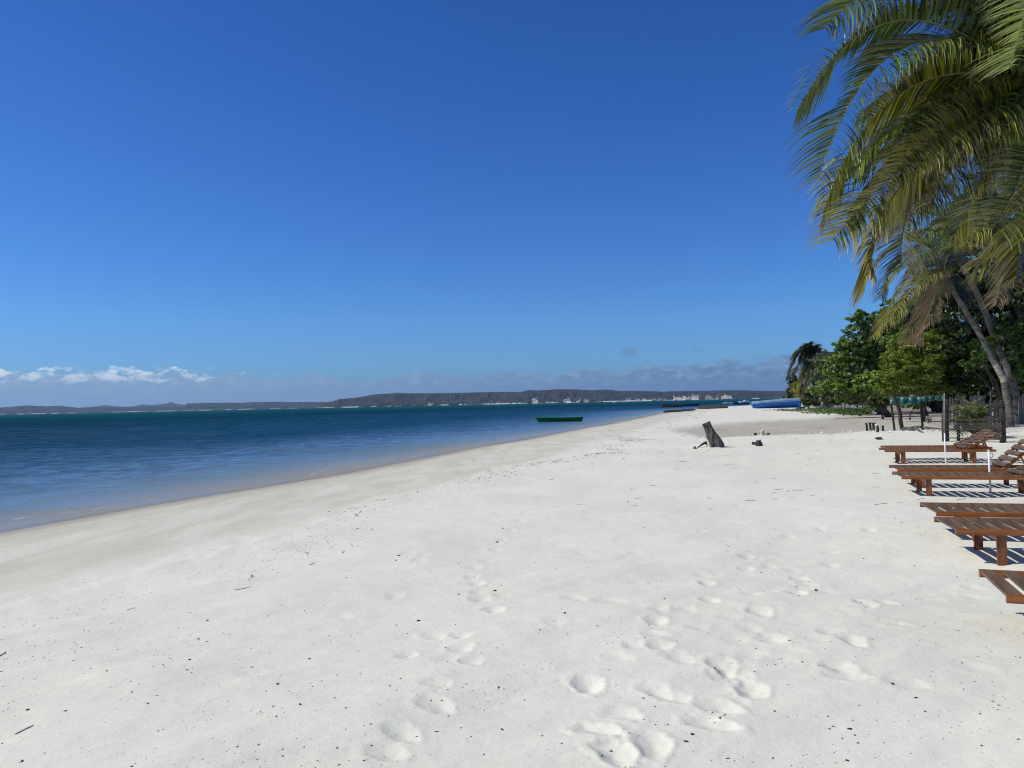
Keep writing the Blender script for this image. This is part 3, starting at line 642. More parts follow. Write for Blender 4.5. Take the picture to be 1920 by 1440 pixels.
palm('thinner darker coconut palm with a white painted patch, crossing behind the ringed trunk', 'coconut_palm', b2, [(1893, 775, YC), (1882, 712, YC), (1865, 682, YC), (1841, 635, YC+.3), (1819, 597, YC+.5), (1795, 559, YC+.6), (1771, 516, YC+.7)], [.17, .14, .11, .10, .095, .09, .09, .09], YC+.7, (1768, 508), FB2, 'coconut palms along the beach edge', seed=4, n=70, leaf=.85, wid=.026, paint=(pd(1882, 715, YC).z, pd(1867, 682, YC).z), segs=3)
bD = Vector((18.8, 24.5, gz(18.8, 24.5)))
FD = [((1890, 385), (1812, 455), OLIVE, {'dry': .2, 'dy': -.4, 'n': 90}), ((1885, 430), (1846, 528), OLIVE, {'dry': .25, 'n': 90}), ((1893, 490), (1867, 572), DEAD, {'leaf': .6, 'dy': -.5, 'start': (1935, 450)}), ((1895, 340), (1835, 350), GREEN, {'leaf': .95, 'n': 90}), ((1905, 300), (1860, 250), GREEN, {}), ((1920, 450), (1900, 540), DEAD, {'leaf': .7}), ((2040, 360), (2120, 420), GREEN, {}), ((2020, 300), (2080, 230), GREEN, {}), ((2020, 450), (2060, 560), OLIVE, {}), ((1880, 455), (1828, 500), OLIVE, {'dry': .5})]
palm('coconut palm whose yellowed and dead fronds hang in from the right edge, trunk unseen', 'coconut_palm', bD, [(2062, 700, 24.4), (2020, 560, 24.2), (1975, 425, 24)], [.24, .17, .15, .13], 24, (1968, 410), FD, 'coconut palms along the beach edge', seed=5, leaf=.9, wid=.024, segs=3)
# small wind-blown palm far along the beach
bS = ga(1528, 762); bS = Vector((pd(1528, 762, 118).x, 118, gz(52, 118))); YS = 118
FS = [((1508, 650), (1482, 690), DARK, {}), ((1500, 662), (1476, 712), DARK, {}), ((1520, 645), (1497, 662), DARK, {}), ((1525, 655), (1523, 690), DARK, {}), ((1510, 668), (1485, 705), DARK, {}), ((1512, 690), (1486, 732), OLIVE, {'dry': .4}), ((1508, 700), (1492, 748), OLIVE, {'dry': .8}), ((1515, 705), (1500, 755), DEAD, {}), ((1505, 655), (1486, 672), DARK, {}), ((1512, 648), (1490, 665), DARK, {}), ((1524, 650), (1512, 680), DARK, {}), ((1516, 652), (1504, 690), DARK, {}), ((1530, 655), (1530, 690), DARK, {}), ((1518, 645), (1500, 675), DARK, {}), ((1522, 698), (1511, 735), PALE, {}), ((1528, 650), (1524, 670), DARK, {})]
palm('small dark palm with fronds blown to the left at the far end of the trees', 'coconut_palm', bS, [(1527, 730, YS), (1522, 682, YS)], [.25, .2, .17], YS, (1522, 678), FS, 'coconut palms along the beach edge', seed=6, n=60, leaf=1.3, wid=.085, segs=2, spread=1.0)

# ------------------------------------------------------------------ broadleaf trees
def crown(lobes, nleaf, size, pal, seed, fine=False, flat=.0, sun=.0):
    rg = np.random.default_rng(seed); vol = np.array([l[3]*l[4]*l[5] for l in lobes])**.67; pr = vol/vol.sum()
    # small clumps inside every lobe
    nc = max(40, nleaf//34); li = rg.choice(len(lobes), nc, p=pr); Lb = np.array(lobes)[li]
    d = rg.normal(size=(nc, 3)); d /= np.linalg.norm(d, axis=1)[:, None]; rad = rg.random(nc)**.38
    C = Lb[:, :3]+d*rad[:, None]*Lb[:, 3:6]
    ci = rg.integers(0, nc, nleaf); sz = rg.uniform(.55, 1.3, nc)
    cr = np.minimum(Lb[:, 3:6].min(1), 1e9)*.20
    off = rg.normal(size=(nleaf, 3)); off /= np.linalg.norm(off, axis=1)[:, None]; off *= (rg.random(nleaf)**.5)[:, None]
    P = C[ci]+off*(cr*sz)[ci][:, None]*np.array([1.25, 1.25, .75])
    nrm = off*.5+d[ci]*.6+rg.normal(size=(nleaf, 3))*.55+np.array([0, 0, .45]); nrm /= np.linalg.norm(nrm, axis=1)[:, None]
    t = np.cross(nrm, rg.normal(size=(nleaf, 3))); t /= np.linalg.norm(t, axis=1)[:, None]+1e-9
    b = np.cross(nrm, t); s_ = size*rg.uniform(.6, 1.25, nleaf)[:, None]; asp = .22 if fine else .5
    V = np.stack([P-t*s_, P+b*s_*asp+nrm*s_*.12, P+t*s_, P-b*s_*asp+nrm*s_*.12], 1).reshape(-1, 3)
    FQ = np.arange(nleaf*4).reshape(-1, 4)
    mixv = np.clip(rg.random(nleaf)*.75+rg.random(nc)[ci]*.4, 0, 1)[:, None]
    col = np.array(pal[0])*(1-mixv)+np.array(pal[1])*mixv
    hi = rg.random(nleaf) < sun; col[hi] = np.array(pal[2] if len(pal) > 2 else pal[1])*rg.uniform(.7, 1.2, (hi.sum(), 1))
    return V, FQ, np.repeat(col, 4, 0), C
def tree(name, label, base, lobes_px, Y, nleaf, size, pal, seed, group='trees and bushes behind the beach', fine=False, sun=0, trunk_r=.2, cat='tree', squash=.8):
    base = Vector(base); t = empty(name, base); tag(t, label, cat, group)
    lobes = []
    for (x, y, rx, ry, dY) in lobes_px:
        c = pd(x, y, Y+dY)-base; k = (Y+dY)/F
        lobes.append((c.x, c.y, c.z, rx*k, (rx+ry)/2*k*squash, ry*k))
    V, FQ, col, C = crown(lobes, nleaf, size, pal, seed, fine, sun=sun)
    V[:, 2] = np.maximum(V[:, 2], .02)
    link('crown', npmesh('crown', V, FQ, [m_leaf], {'tint': col}), t)
    mb = MB(); rn = random.Random(seed); top = max(l[2] for l in lobes)*.62
    mx = sum(l[0] for l in lobes)/len(lobes); hub = Vector((mx*.35, 0, max(.4, top*.35)))
    mb.tube([(0, 0, -.2), (hub.x*.4, .05, hub.z*.5), hub], [trunk_r*1.25, trunk_r, trunk_r*.85], 9, jit=.06)
    mb.obj('trunk', m_bark, t, smooth=True)
    for l in lobes:
        e = Vector(l[:3]); mid = hub.lerp(e, .5)+Vector((rn.uniform(-.3, .3), rn.uniform(-.3, .3), rn.uniform(0, .5)))
        q = MB(); q.tube([hub, mid, e], [trunk_r*.45, trunk_r*.28, trunk_r*.1], 6, jit=.05)
        for j in range(5):
            d = Vector((rn.uniform(-1, 1)*l[3], rn.uniform(-1, 1)*l[4], rn.uniform(-.7, 1)*l[5]))*.75
            q.tube([mid.lerp(e, .6), e+d*.5, e+d], [trunk_r*.2, trunk_r*.12, trunk_r*.05], 5)
        q.obj('limb', m_bark, t, smooth=True)
    return t
def gb(x, Y): q = pd(x, 760, Y); return Vector((q.x, Y, gz(q.x, Y)))
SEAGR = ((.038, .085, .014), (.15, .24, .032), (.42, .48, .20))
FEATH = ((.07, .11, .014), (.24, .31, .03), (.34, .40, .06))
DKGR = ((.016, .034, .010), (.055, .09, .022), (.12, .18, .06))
OLV = ((.05, .075, .018), (.13, .165, .035), (.2, .24, .07))
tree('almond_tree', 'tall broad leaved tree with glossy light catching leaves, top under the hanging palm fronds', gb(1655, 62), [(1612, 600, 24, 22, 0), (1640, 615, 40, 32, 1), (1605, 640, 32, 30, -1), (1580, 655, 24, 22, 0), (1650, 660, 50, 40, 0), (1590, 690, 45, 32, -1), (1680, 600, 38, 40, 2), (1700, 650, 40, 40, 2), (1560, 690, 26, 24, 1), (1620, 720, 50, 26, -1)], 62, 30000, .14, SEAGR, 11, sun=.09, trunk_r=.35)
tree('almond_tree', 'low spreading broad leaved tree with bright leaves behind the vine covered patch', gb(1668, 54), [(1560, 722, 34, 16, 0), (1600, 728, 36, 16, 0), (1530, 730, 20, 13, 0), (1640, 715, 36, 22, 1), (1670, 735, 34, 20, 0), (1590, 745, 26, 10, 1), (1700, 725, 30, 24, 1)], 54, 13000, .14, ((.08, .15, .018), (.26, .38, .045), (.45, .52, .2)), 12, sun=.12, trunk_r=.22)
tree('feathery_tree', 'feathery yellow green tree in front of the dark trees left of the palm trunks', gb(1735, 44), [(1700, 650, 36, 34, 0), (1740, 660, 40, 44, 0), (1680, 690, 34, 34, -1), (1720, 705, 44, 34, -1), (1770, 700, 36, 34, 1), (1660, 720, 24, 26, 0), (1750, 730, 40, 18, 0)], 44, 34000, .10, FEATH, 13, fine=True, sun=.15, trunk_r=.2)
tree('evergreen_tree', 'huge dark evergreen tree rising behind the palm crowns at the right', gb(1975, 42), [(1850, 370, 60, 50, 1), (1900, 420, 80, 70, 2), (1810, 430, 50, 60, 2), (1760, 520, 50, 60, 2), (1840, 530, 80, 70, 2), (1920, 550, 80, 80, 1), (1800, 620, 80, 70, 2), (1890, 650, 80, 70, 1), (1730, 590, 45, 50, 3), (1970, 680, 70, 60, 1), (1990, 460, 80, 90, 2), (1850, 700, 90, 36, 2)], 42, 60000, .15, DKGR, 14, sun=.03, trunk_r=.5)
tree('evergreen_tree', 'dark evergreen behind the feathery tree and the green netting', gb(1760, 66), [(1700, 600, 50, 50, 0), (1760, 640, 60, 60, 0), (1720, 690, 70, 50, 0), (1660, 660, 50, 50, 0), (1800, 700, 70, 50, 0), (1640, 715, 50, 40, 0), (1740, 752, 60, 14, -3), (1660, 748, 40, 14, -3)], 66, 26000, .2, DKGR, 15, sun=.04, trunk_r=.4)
tree('broadleaf_bush', 'leafy bright green branch cluster left of the leaning palm trunks', gb(1915, 33.5), [(1815, 685, 18, 12, 0), (1840, 672, 22, 16, 0), (1860, 645, 18, 16, 0), (1885, 620, 20, 20, 1), (1915, 640, 24, 22, 1), (1830, 650, 20, 14, 1), (1910, 690, 20, 22, 1.5)], 31, 3600, .12, ((.035, .085, .012), (.09, .17, .022), (.18, .27, .07)), 16, sun=.12, trunk_r=.08, cat='tree')
tree('feathery_tree', 'dull olive feathery tree between the small wind blown palm and the tall broad leaved tree', gb(1548, 92), [(1545, 678, 22, 17, 0), (1565, 672, 22, 18, 0), (1580, 690, 24, 22, 0), (1560, 690, 22, 22, 0), (1535, 705, 20, 20, 0), (1570, 715, 26, 26, 0), (1552, 735, 28, 18, 0)], 92, 20000, .17, OLV, 17, fine=True, sun=.08, trunk_r=.2)
tree('broadleaf_bush', 'rounded dark green bush under the small palm beside the blue boat', gb(1497, 124), [(1492, 735, 18, 22, 0), (1480, 748, 14, 14, 0), (1510, 740, 20, 22, 0), (1486, 715, 12, 14, 0), (1535, 748, 20, 14, 0)], 124, 9000, .24, ((.02, .045, .016), (.07, .10, .03), (.14, .18, .06)), 18, sun=.1, trunk_r=.15, cat='bush')
tree('feathery_tree', 'thin grey green treetop with sky showing through above the olive tree', gb(1575, 125), [(1545, 660, 14, 6, 0), (1558, 668, 18, 8, 0), (1575, 655, 14, 10, 0), (1590, 640, 16, 14, 0), (1580, 680, 24, 20, 0)], 125, 7000, .22, OLV, 19, fine=True, sun=.05, trunk_r=.2)
tree('low_bush', 'low bright bush at the edge of the brown sand left of the green netting', gb(1655, 50), [(1648, 752, 26, 12, 0), (1672, 750, 22, 12, 0), (1630, 758, 18, 7, 0)], 50, 6000, .09, ((.05, .08, .015), (.12, .16, .028), (.2, .22, .06)), 20, sun=.1, trunk_r=.06, cat='bush')
tree('low_bush', 'small olive bush right of the blue boat stern', gb(1515, 96), [(1512, 752, 12, 9, 0), (1527, 755, 12, 7, 0)], 96, 2600, .14, OLV, 21, sun=.1, trunk_r=.06, cat='bush')
tree('low_bush', 'low green bush under the netting between the two dark posts', gb(1705, 47), [(1700, 758, 18, 7, 0), (1722, 761, 16, 6, 0)], 47, 2600, .08, FEATH, 22, sun=.1, trunk_r=.05, cat='bush')
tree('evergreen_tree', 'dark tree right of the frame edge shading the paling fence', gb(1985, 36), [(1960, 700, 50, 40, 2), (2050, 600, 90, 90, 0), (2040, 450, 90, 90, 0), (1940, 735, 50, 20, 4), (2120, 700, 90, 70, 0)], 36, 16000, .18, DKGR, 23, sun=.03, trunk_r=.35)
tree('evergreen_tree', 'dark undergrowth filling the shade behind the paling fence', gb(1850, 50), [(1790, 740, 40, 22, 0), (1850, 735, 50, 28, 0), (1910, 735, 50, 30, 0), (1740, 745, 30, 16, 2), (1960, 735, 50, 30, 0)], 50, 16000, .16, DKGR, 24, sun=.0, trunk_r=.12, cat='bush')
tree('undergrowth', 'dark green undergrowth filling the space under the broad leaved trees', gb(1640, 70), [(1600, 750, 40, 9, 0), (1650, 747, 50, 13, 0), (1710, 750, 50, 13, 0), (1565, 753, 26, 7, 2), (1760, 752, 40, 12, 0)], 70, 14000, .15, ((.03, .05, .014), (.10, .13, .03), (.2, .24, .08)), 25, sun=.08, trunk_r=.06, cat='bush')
# ground vine
rg = np.random.default_rng(5); PV = []
for (x, y, rx, ry, n) in ((1575, 771, 44, 4.5, 2600), (1600, 775, 28, 3, 1400), (1540, 768, 26, 2.5, 500), (1500, 770, 30, 2, 350), (1470, 770, 30, 1.6, 160), (1630, 768, 22, 4, 500), (1535, 775, 30, 1.5, 120)):
    c = ga(x, y); k = c.y/F
    for i in range(n):
        a = rg.normal(size=2); px, py = x+a[0]*rx*.5, y+a[1]*ry*.5
        if py < 764: continue
        g = ga_fast = pz(px, py, c.z); PV.append((g.x, g.y, gz(g.x, g.y)))
PV = np.array(PV); n = len(PV); nrm = rg.normal(size=(n, 3))*.6+np.array([0, 0, 1]); nrm /= np.linalg.norm(nrm, axis=1)[:, None]
t_ = np.cross(nrm, rg.normal(size=(n, 3))); t_ /= np.linalg.norm(t_, axis=1)[:, None]; b_ = np.cross(nrm, t_); s_ = rg.uniform(.07, .14, n)[:, None]
P = PV+np.column_stack([np.zeros(n), np.zeros(n), rg.uniform(.02, .28, n)*(rg.random(n))])
V = np.stack([P-t_*s_, P+b_*s_*.6, P+t_*s_, P-b_*s_*.6], 1).reshape(-1, 3)
col = np.array([.035, .065, .014])+rg.random((n, 1))*np.array([.07, .10, .015])
tag(link('ground_vine', npmesh('ground_vine', V, np.arange(n*4).reshape(-1, 4), [m_vine], {'tint': np.repeat(col, 4, 0)})), 'green creeping beach vine on the sand before the trees', 'ground cover', kind='stuff')

# ------------------------------------------------------------------ sun loungers
def lounger_meshes():
    W_, Ln, hinge, top = .72, 2.12, 1.48, .33
    d = {}
    mb = MB(); mb.box((Ln/2, 0, 0), (Ln, .032, .05), bev=.004); d['rail'] = mb.mesh('side_rail', mats=(m_rail,))
    mb = MB(); mb.box((0, 0, 0), (.085, W_-.036, .018), bev=.0); d['slat'] = mb.mesh('slat', mats=(m_slat,))
    mb = MB(); mb.box((0, 0, 0), (.074, .03, .355), bev=.004); d['leg'] = mb.mesh('leg', mats=(m_leg,))
    mb = MB(); mb.box((0, 0, 0), (.05, W_-.10, .045), bev=.003); d['cross'] = mb.mesh('crossbar', mats=(m_rail,))
    mb = MB(); mb.box((.37, 0, 0), (.76, .03, .04), bev=.003); d['brail'] = mb.mesh('backrest_rail', mats=(m_rail,))
    mb = MB(); mb.box((0, 0, 0), (.085, W_-.10, .018)); d['bslat'] = mb.mesh('slat', mats=(m_slat,))
    return d
LD = lounger_meshes()
def lounger(near, ang, tilt, label, zoff=0):
    W_, hinge, top = .72, 1.48, .33
    t = empty('sun_lounger', (near.x, near.y, near.z+zoff), ang); tag(t, label, 'sun lounger', 'wooden sun loungers in a staggered row')
    for y in (.016, W_-.016): link('side_rail', LD['rail'], t, (0, y, top-.025))
    for i in range(12):
        o = link('slat', LD['slat'], t, (.047+i*.1275, W_/2, top-.0105+random.uniform(-.0015, .0015))); o.rotation_euler.z = random.uniform(-.008, .008)
    for x in (.36, 1.72):
        for y in (.048, W_-.048): link('leg', LD['leg'], t, (x, y, .1255-.005))
        link('crossbar', LD['cross'], t, (x, W_/2, .245))
    link('crossbar', LD['cross'], t, (2.08, W_/2, top-.03))
    b = empty('backrest', (hinge+.04, 0, top-.006)); b.parent = t; b.rotation_euler = (0, -tilt, 0)
    for y in (.07, W_-.07): link('backrest_rail', LD['brail'], b, (0, y, 0))
    for i in range(6): link('slat', LD['bslat'], b, (.06+i*.127, W_/2, .030))
    c, s = math.cos(tilt), math.sin(tilt)
    if s > .12:
        for y in (.10, W_-.10):
            mb = MB(); mb.bar((hinge+.04+c*.45, y, top+s*.45-.03), (hinge+.52, y, top-.02), .022, .03)
            mb.obj('prop', m_rail, t)
    return t
def corner(x, y, z=.33):
    p = pz(x, y, z); p.z = 0; return p
ANG = R(-16)
lounger(corner(1659, 843.5), ANG, R(25), 'farthest lounger seen nearly edge on, right of the thin dark grey pole')
p = corner(1659, 843.5); lounger(Vector((p.x+.42, p.y+.80, 0)), ANG, R(27), 'lounger behind the farthest one, only its raised backrest and legs showing')
lounger(corner(1683, 878.5), ANG, R(41), 'lounger with the steeply raised slatted backrest behind the short white pole')
lounger(corner(1690.8, 892.3), ANG, R(17), 'lounger in front of the steep backrest one, casting striped shade behind the short white pole')
lounger(corner(1755.8, 959), R(-16), R(5), 'flat lounger just beyond the one whose front leg stands in clear striped shade')
lounger(corner(1792.5, 991.7), R(-15), R(5), 'lounger whose square front leg stands in striped shade, second nearest')
lounger(corner(1887.7, 1115.2), R(-20), R(5), 'nearest lounger, only its foot corner in the frame')
# poles
def pole(x, yb, yt, r, label, m=m_white, knob=True):
    g = ga(x, yb); top = pd(x-3, yt, g.y); t = empty('parasol_pole', g); tag(t, label, 'pole', 'parasol poles between the loungers')
    mb = MB(); mb.tube([(0, 0, -.1), (top-g)], r, 10); mb.obj('shaft', m, t, smooth=True)
    if knob:
        q = top-g; mb = MB(); mb.tube([q+Vector((0, 0, -.005)), q+Vector((0, 0, .012))], r*1.25, 10); mb.obj('cap', m, t)
        mb = MB(); pts = [q+Vector((r+.015+.03*math.cos(a), 0, -.07+.035*math.sin(a))) for a in [i*math.pi/5 for i in range(11)]]
        mb.tube(pts, .005, 5); mb.obj('screw_handle', m_metal, t)
    return t
pole(1857, 923, 845, .016, 'short white pole standing before the striped lounger shade', knob=True)
pole(1774, 885, 812, .012, 'thin white pole beyond the second pair of loungers', knob=False)

# ------------------------------------------------------------------ stump and small things on the sand
st = ga(1338, 840); t = empty('tree_stump', st); tag(t, 'grey weathered stump leaning left on the sand near the water', 'stump')
def P_(x, y, dy=0): return pd(x, y, st.y+dy)-st
prof = [(1340, 843, 17.5), (1340.5, 832, 15.5), (1338, 822, 12.5), (1333, 812, 9.6), (1328.5, 803, 8.2), (1325.5, 797, 8.0), (1323.5, 793, 7.6)]
mb = MB(); k = st.y/F; vs = []; n = 18; rn = random.Random(4); lob = [rn.uniform(.8, 1.18) for _ in range(n)]
for i, (x, y, r) in enumerate(prof):
    c = P_(x, y)
    for j in range(n):
        a = 2*math.pi*j/n; q = r*k*(1+(lob[j]-1)*(1.1-.9*i/6))*(1+rn.uniform(-.03, .03))
        vs.append(c+Vector((math.cos(a)*q, math.sin(a)*q*.85, (.10*math.cos(a) if i == 6 else 0)*0+(.055*math.cos(a)-.0 if i == 6 else 0))))
fs = [(i*n+j, i*n+(j+1) % n, (i+1)*n+(j+1) % n, (i+1)*n+j) for i in range(len(prof)-1) for j in range(n)]+[tuple(range((len(prof)-1)*n, len(prof)*n))]
mb.add(vs, fs); o = mb.obj('trunk', m_stump, t); o.data.polygons.foreach_set('use_smooth', [True]*len(o.data.polygons))
mb = MB(); mb.tube([P_(1326, 824, -.25), P_(1329, 832, -.3), P_(1331, 838, -.35), P_(1332, 844, -.4)], [.03, .045, .05, .035], 7, jit=.1); mb.obj('root', m_stump_pale, t, smooth=True)
mb = MB(); mb.tube([P_(1328, 828, -.2), P_(1318, 832, -.3), P_(1308, 839, -.4)], [.05, .035, .018], 7, jit=.1); mb.obj('root', m_bark, t, smooth=True)
def rock(name, x, y, w, h, label, m=m_rock, seed=0, cat='rock', amp=.25, dep=1.0, group=None):
    g = ga(x, y); k = g.y/F; mb = MB(); mb.blob((0, 0, h*k*.38), (w*k/2, w*k/2*dep, h*k*.55), seed, 12, amp)
    o = mb.obj(name, m, None, smooth=False, loc=g); o.rotation_euler.z = seed; return tag(o, label, cat, group)
rock('rock', 1302.5, 843, 8, 7, 'small round grey stone left of the leaning stump', m_rockb, 3)
rock('rock', 1422.5, 836.5, 14, 11, 'angular black stone on white sand right of the stump', m_rock, 5, amp=.35)
rock('rock', 1413, 834, 8, 6.5, 'small dark stone leaning against the left side of the black stone', m_rock, 8)
rock('coral_block', 1428, 816, 13, 11, 'pale yellow block of coral on the crest of white sand', m_coral, 9, 'coral', .35)
rock('rock', 1416, 816, 6, 5, 'dark clump of driftwood at the left foot of the yellow coral', m_debris, 12, 'driftwood')
rock('rock', 1440, 815, 8, 4, 'low brown scrap right of the yellow coral', m_rockb, 14)
rock('rock', 1648, 823, 14, 4, 'flat dark stone lying below the short stakes', m_rock, 15)
rock('rock', 1741, 791, 12, 11, 'brown boulder behind the netting posts', m_rockb, 17, amp=.3)
for i, (x, y, w, h) in enumerate([(1541, 811, 7, 3.5), (1555, 810, 4, 2.5), (1517, 812, 5, 3), (1581, 810, 3.5, 5), (1595, 810, 5, 4), (1632, 809, 5, 4.5), (1638, 809.5, 5, 5), (1612, 810, 3, 2), (1654, 808, 4, 3), (1670, 808, 6, 3.5), (1690, 807.5, 5, 3), (1706, 806.5, 7, 3), (1729, 808, 5, 4), (1737, 808, 5, 3), (1748, 808, 7, 5), (1759, 808, 6, 5), (1529, 812, 3, 2), (1480, 813, 4, 2), (1497, 812.5, 3, 2.4), (1568, 810.5, 3, 2.5)]):
    rock('shell', x, y+.6, w*.85, h*.7, 'white shell or coral piece on the crest of the white sand', m_shell, 30+i, 'shell', .45, .8, 'white shells and coral pieces along the sand crest')
# driftwood along the fence foot
for i, (a, b, r, lab) in enumerate([((1690, 806), (1716, 808.5), .06, 'dark driftwood branch at the foot of the leaning post'), ((1700, 803.5), (1768, 804.5), .05, 'long thin driftwood pole lying along the netting fence foot'), ((1712, 805), (1732, 812), .05, 'short brown driftwood stick slanting onto the white sand')]):
    A, B = ga(*a), ga(*b); mb = MB(); mb.tube([A-A, (B-A)*.35+Vector((0, 0, .08)), (B-A)*.7+Vector((0, .05, .03)), B-A], [r, r*.9, r*.7, r*.4], 7, jit=.12); o = mb.obj('driftwood', m_stump, None, True, A); tag(o, lab, 'driftwood')
# short stakes
for i, (x, y0, y1, lean, lab) in enumerate([(1626, 807, 793, -2, 'leftmost thin stake of the short dark row'), (1632.5, 806, 792.5, -2, 'second dark stake of the short row'), (1638, 806, 793, -1, 'third dark stake of the short row'), (1645.5, 811, 797, -.5, 'thick dark stake carrying the little white board'), (1655, 809, 798, 0, 'rightmost stub of the short dark row')]):
    g = ga(x, y0); tp = pd(x+lean, y1, g.y)-g; mb = MB(); mb.tube([(0, 0, -.1), tp*.5+Vector((.01, 0, 0)), tp], [.05, .045, .04], 7, jit=.1); o = mb.obj('stake', m_post, None, False, g); tag(o, lab, 'stake', 'short dark stakes on the sand crest')
g = ga(1647.5, 811); mb = MB(); A = pd(1643, 796.6, g.y); B = pd(1652, 797.6, g.y); mb.bar(A-g, B-g, .12, .035); tag(mb.obj('board', m_white, None, False, g), 'little white board lying across a dark stake', 'board')
mb = MB(); g = ga(1636, 806); A = pd(1628, 793, g.y+.3); B = pd(1642, 793.5, g.y+.2); mb.bar(A-g, B-g, .05, .04); tag(mb.obj('board', m_post, None, False, g), 'thin dark board across the tops of the left stakes', 'board')

# ------------------------------------------------------------------ netting fence
g = ga(1690, 806); t = empty('netting_fence', g); tag(t, 'green netting strung between dark crooked posts beside the brown sand', 'fence')
def post(px, r, name='post', m=m_post, par=None, org=None, n=8, jit=.1):
    pts = [pd(x, y, Y)-org for x, y, Y in px]; mb = MB(); mb.tube([pts[0]-Vector((0, 0, .15))]+pts, [r*1.05]+[r*(1-.2*i/len(pts)) for i in range(len(pts))], n, jit=jit); return mb.obj(name, m, par)
YF = g.y
post([(1677, 803, YF+1.5), (1674, 780, YF+1.5), (1671, 760, YF+1.5), (1669, 738, YF+1.5)], .045, par=t, org=g)
post([(1692, 806, YF), (1688.5, 790, YF), (1688, 775, YF), (1684, 762, YF), (1678, 748, YF), (1674, 738, YF)], .075, par=t, org=g)
post([(1730, 803, YF+1), (1729, 780, YF+1), (1728, 760, YF+1), (1727.5, 738, YF+1)], .045, par=t, org=g)
for sec in (((1669, 744), (1727, 744), 15, 14), ((1727, 743), (1771, 742.5), 9, 7.5)):
    (x0, y0), (x1, y1), h0, h1 = sec; vs = []; nn = 22
    for i in range(nn+1):
        f = i/nn; x = x0+(x1-x0)*f; y = y0+(y1-y0)*f+.8*math.sin(f*math.pi); h = h0+(h1-h0)*f+1.2*math.sin(f*9+x0)
        for j in range(5): vs.append(pd(x, y+h*j/4, YF+.9+.08*math.sin(f*23+j*1.3))-g)
    mb = MB(); mb.add(vs, [(i*5+j, i*5+j+1, i*5+j+6, i*5+j+5) for i in range(nn) for j in range(4)]); o = mb.obj('netting', m_net, t, True)
    md = o.modifiers.new('s', 'SOLIDIFY'); md.thickness = .012
mb = MB(); mb.tube([pd(1669, 743.5, YF+.85)-g, pd(1700, 744.6, YF+.85)-g, pd(1727, 743, YF+.85)-g, pd(1771, 742, YF+.8)-g], .012, 5); mb.obj('top_wire', m_wire, t)

# ------------------------------------------------------------------ pen around the young palm
gp = ga(1773, 826); YP = gp.y; t = empty('plant_pen', gp); tag(t, 'weathered post and wire pen around a young palm', 'fence')
post([(1773, 824, YP), (1772, 790, YP), (1774, 760, YP), (1774, 748, YP)], .10, par=t, org=gp, jit=.12)
mb = MB(); mb.tube([pd(1770.5, 828, YP-.3)-gp, pd(1770.5, 737, YP-.3)-gp], .017, 8); mb.obj('pipe', m_metal, t, True)
g2 = ga(1879, 831); YQ = g2.y
post([(1880, 830, YQ), (1880, 800, YQ), (1879, 775, YQ), (1878, 752, YQ)], .085, par=t, org=gp, jit=.14)
post([(1871, 815, YQ+1.2), (1870, 780, YQ+1.2), (1870, 748, YQ+1.2)], .045, par=t, org=gp)
post([(1866, 812, YQ+1.6), (1866, 750, YQ+1.6)], .045, par=t, org=gp)
post([(1797, 818, YP+.1), (1797, 786, YP+.1)], .05, par=t, org=gp)
post([(1831, 818, YP+1.8), (1831, 775, YP+1.8)], .05, par=t, org=gp); post([(1842, 816, YP+1.8), (1842, 758, YP+1.8)], .045, par=t, org=gp)
for (a, b, w, h) in (((1774, 758.5), (1878, 758.5), .03, .03), ((1774, 787.5), (1878, 786), .03, .055), ((1774, 805), (1878, 806), .03, .035), ((1774, 821), (1878, 824), .03, .03)):
    mb = MB(); mb.bar(pd(*a, YP-.05)-gp, pd(*b, YQ-.12)-gp, w, h); mb.obj('rail', m_post, t)
mb = MB(); mb.bar(pd(1846, 784, YP+2)-gp, pd(1892, 786, YP+2)-gp, .04, .14); mb.obj('rail', m_paling, t)
mb = MB(); mb.bar(pd(1846, 791, YP+2)-gp, pd(1884, 792, YP+2)-gp, .04, .08); mb.obj('rail', m_paling, t)
mb = MB()
def wq(x, y): f = (x-1774)/(1878-1774); return pd(x, y, YP-.02+(YQ-YP-.06)*f)-gp
for i in range(-14, 52, 2):
    for sgn in (1, -1):
        xa = 1774+i*2.9; xb = xa+ 34*.95; ya, yb = (787, 822) if sgn > 0 else (822, 787)
        fa = max(0, (1774-xa)/(xb-xa)); fb = min(1, (1878-xa)/(xb-xa))
        if fb <= fa: continue
        mb.bar(wq(xa+(xb-xa)*fa, ya+(yb-ya)*fa), wq(xa+(xb-xa)*fb, ya+(yb-ya)*fb), .007, .007, bev=0)
o = mb.obj('wire_mesh', m_wire, t); o['kind'] = 'stuff'
gy = ga(1826, 822); gy = Vector((pd(1826, 800, YP+.8).x, YP+.8, gz(pd(1826, 800, YP+.8).x, YP+.8)))
t = empty('young_palm', gy); tag(t, 'young green palm growing inside the wire pen', 'palm tree')
YY = YP+.35
for i, (mx, my, tx, ty, pal) in enumerate([(1812, 780, 1790, 768, GREEN), (1818, 775, 1806, 766, PALE), (1824, 772, 1822, 756, OLIVE), (1832, 780, 1842, 768, GREEN), (1838, 784, 1852, 780, GREEN), (1806, 795, 1788, 800, DARK), (1842, 800, 1862, 806, OLIVE), (1852, 806, 1874, 804, OLIVE), (1812, 790, 1794, 785, GREEN), (1835, 792, 1850, 795, DARK), (1826, 790, 1818, 772, OLIVE), (1812, 805, 1800, 812, GREEN)]):
    P0 = pd(1826, 818, YY)-gy; rn = random.Random(i); dY = rn.uniform(-.5, .3)
    frond(P0, pd(mx, my, YY+dY*.5)-gy, pd(tx, ty, YY+dY)-gy, pal, t, .55, 40, (-.1, 0, 0), .1, .024, 500+i, .5, .35, 3, .012)
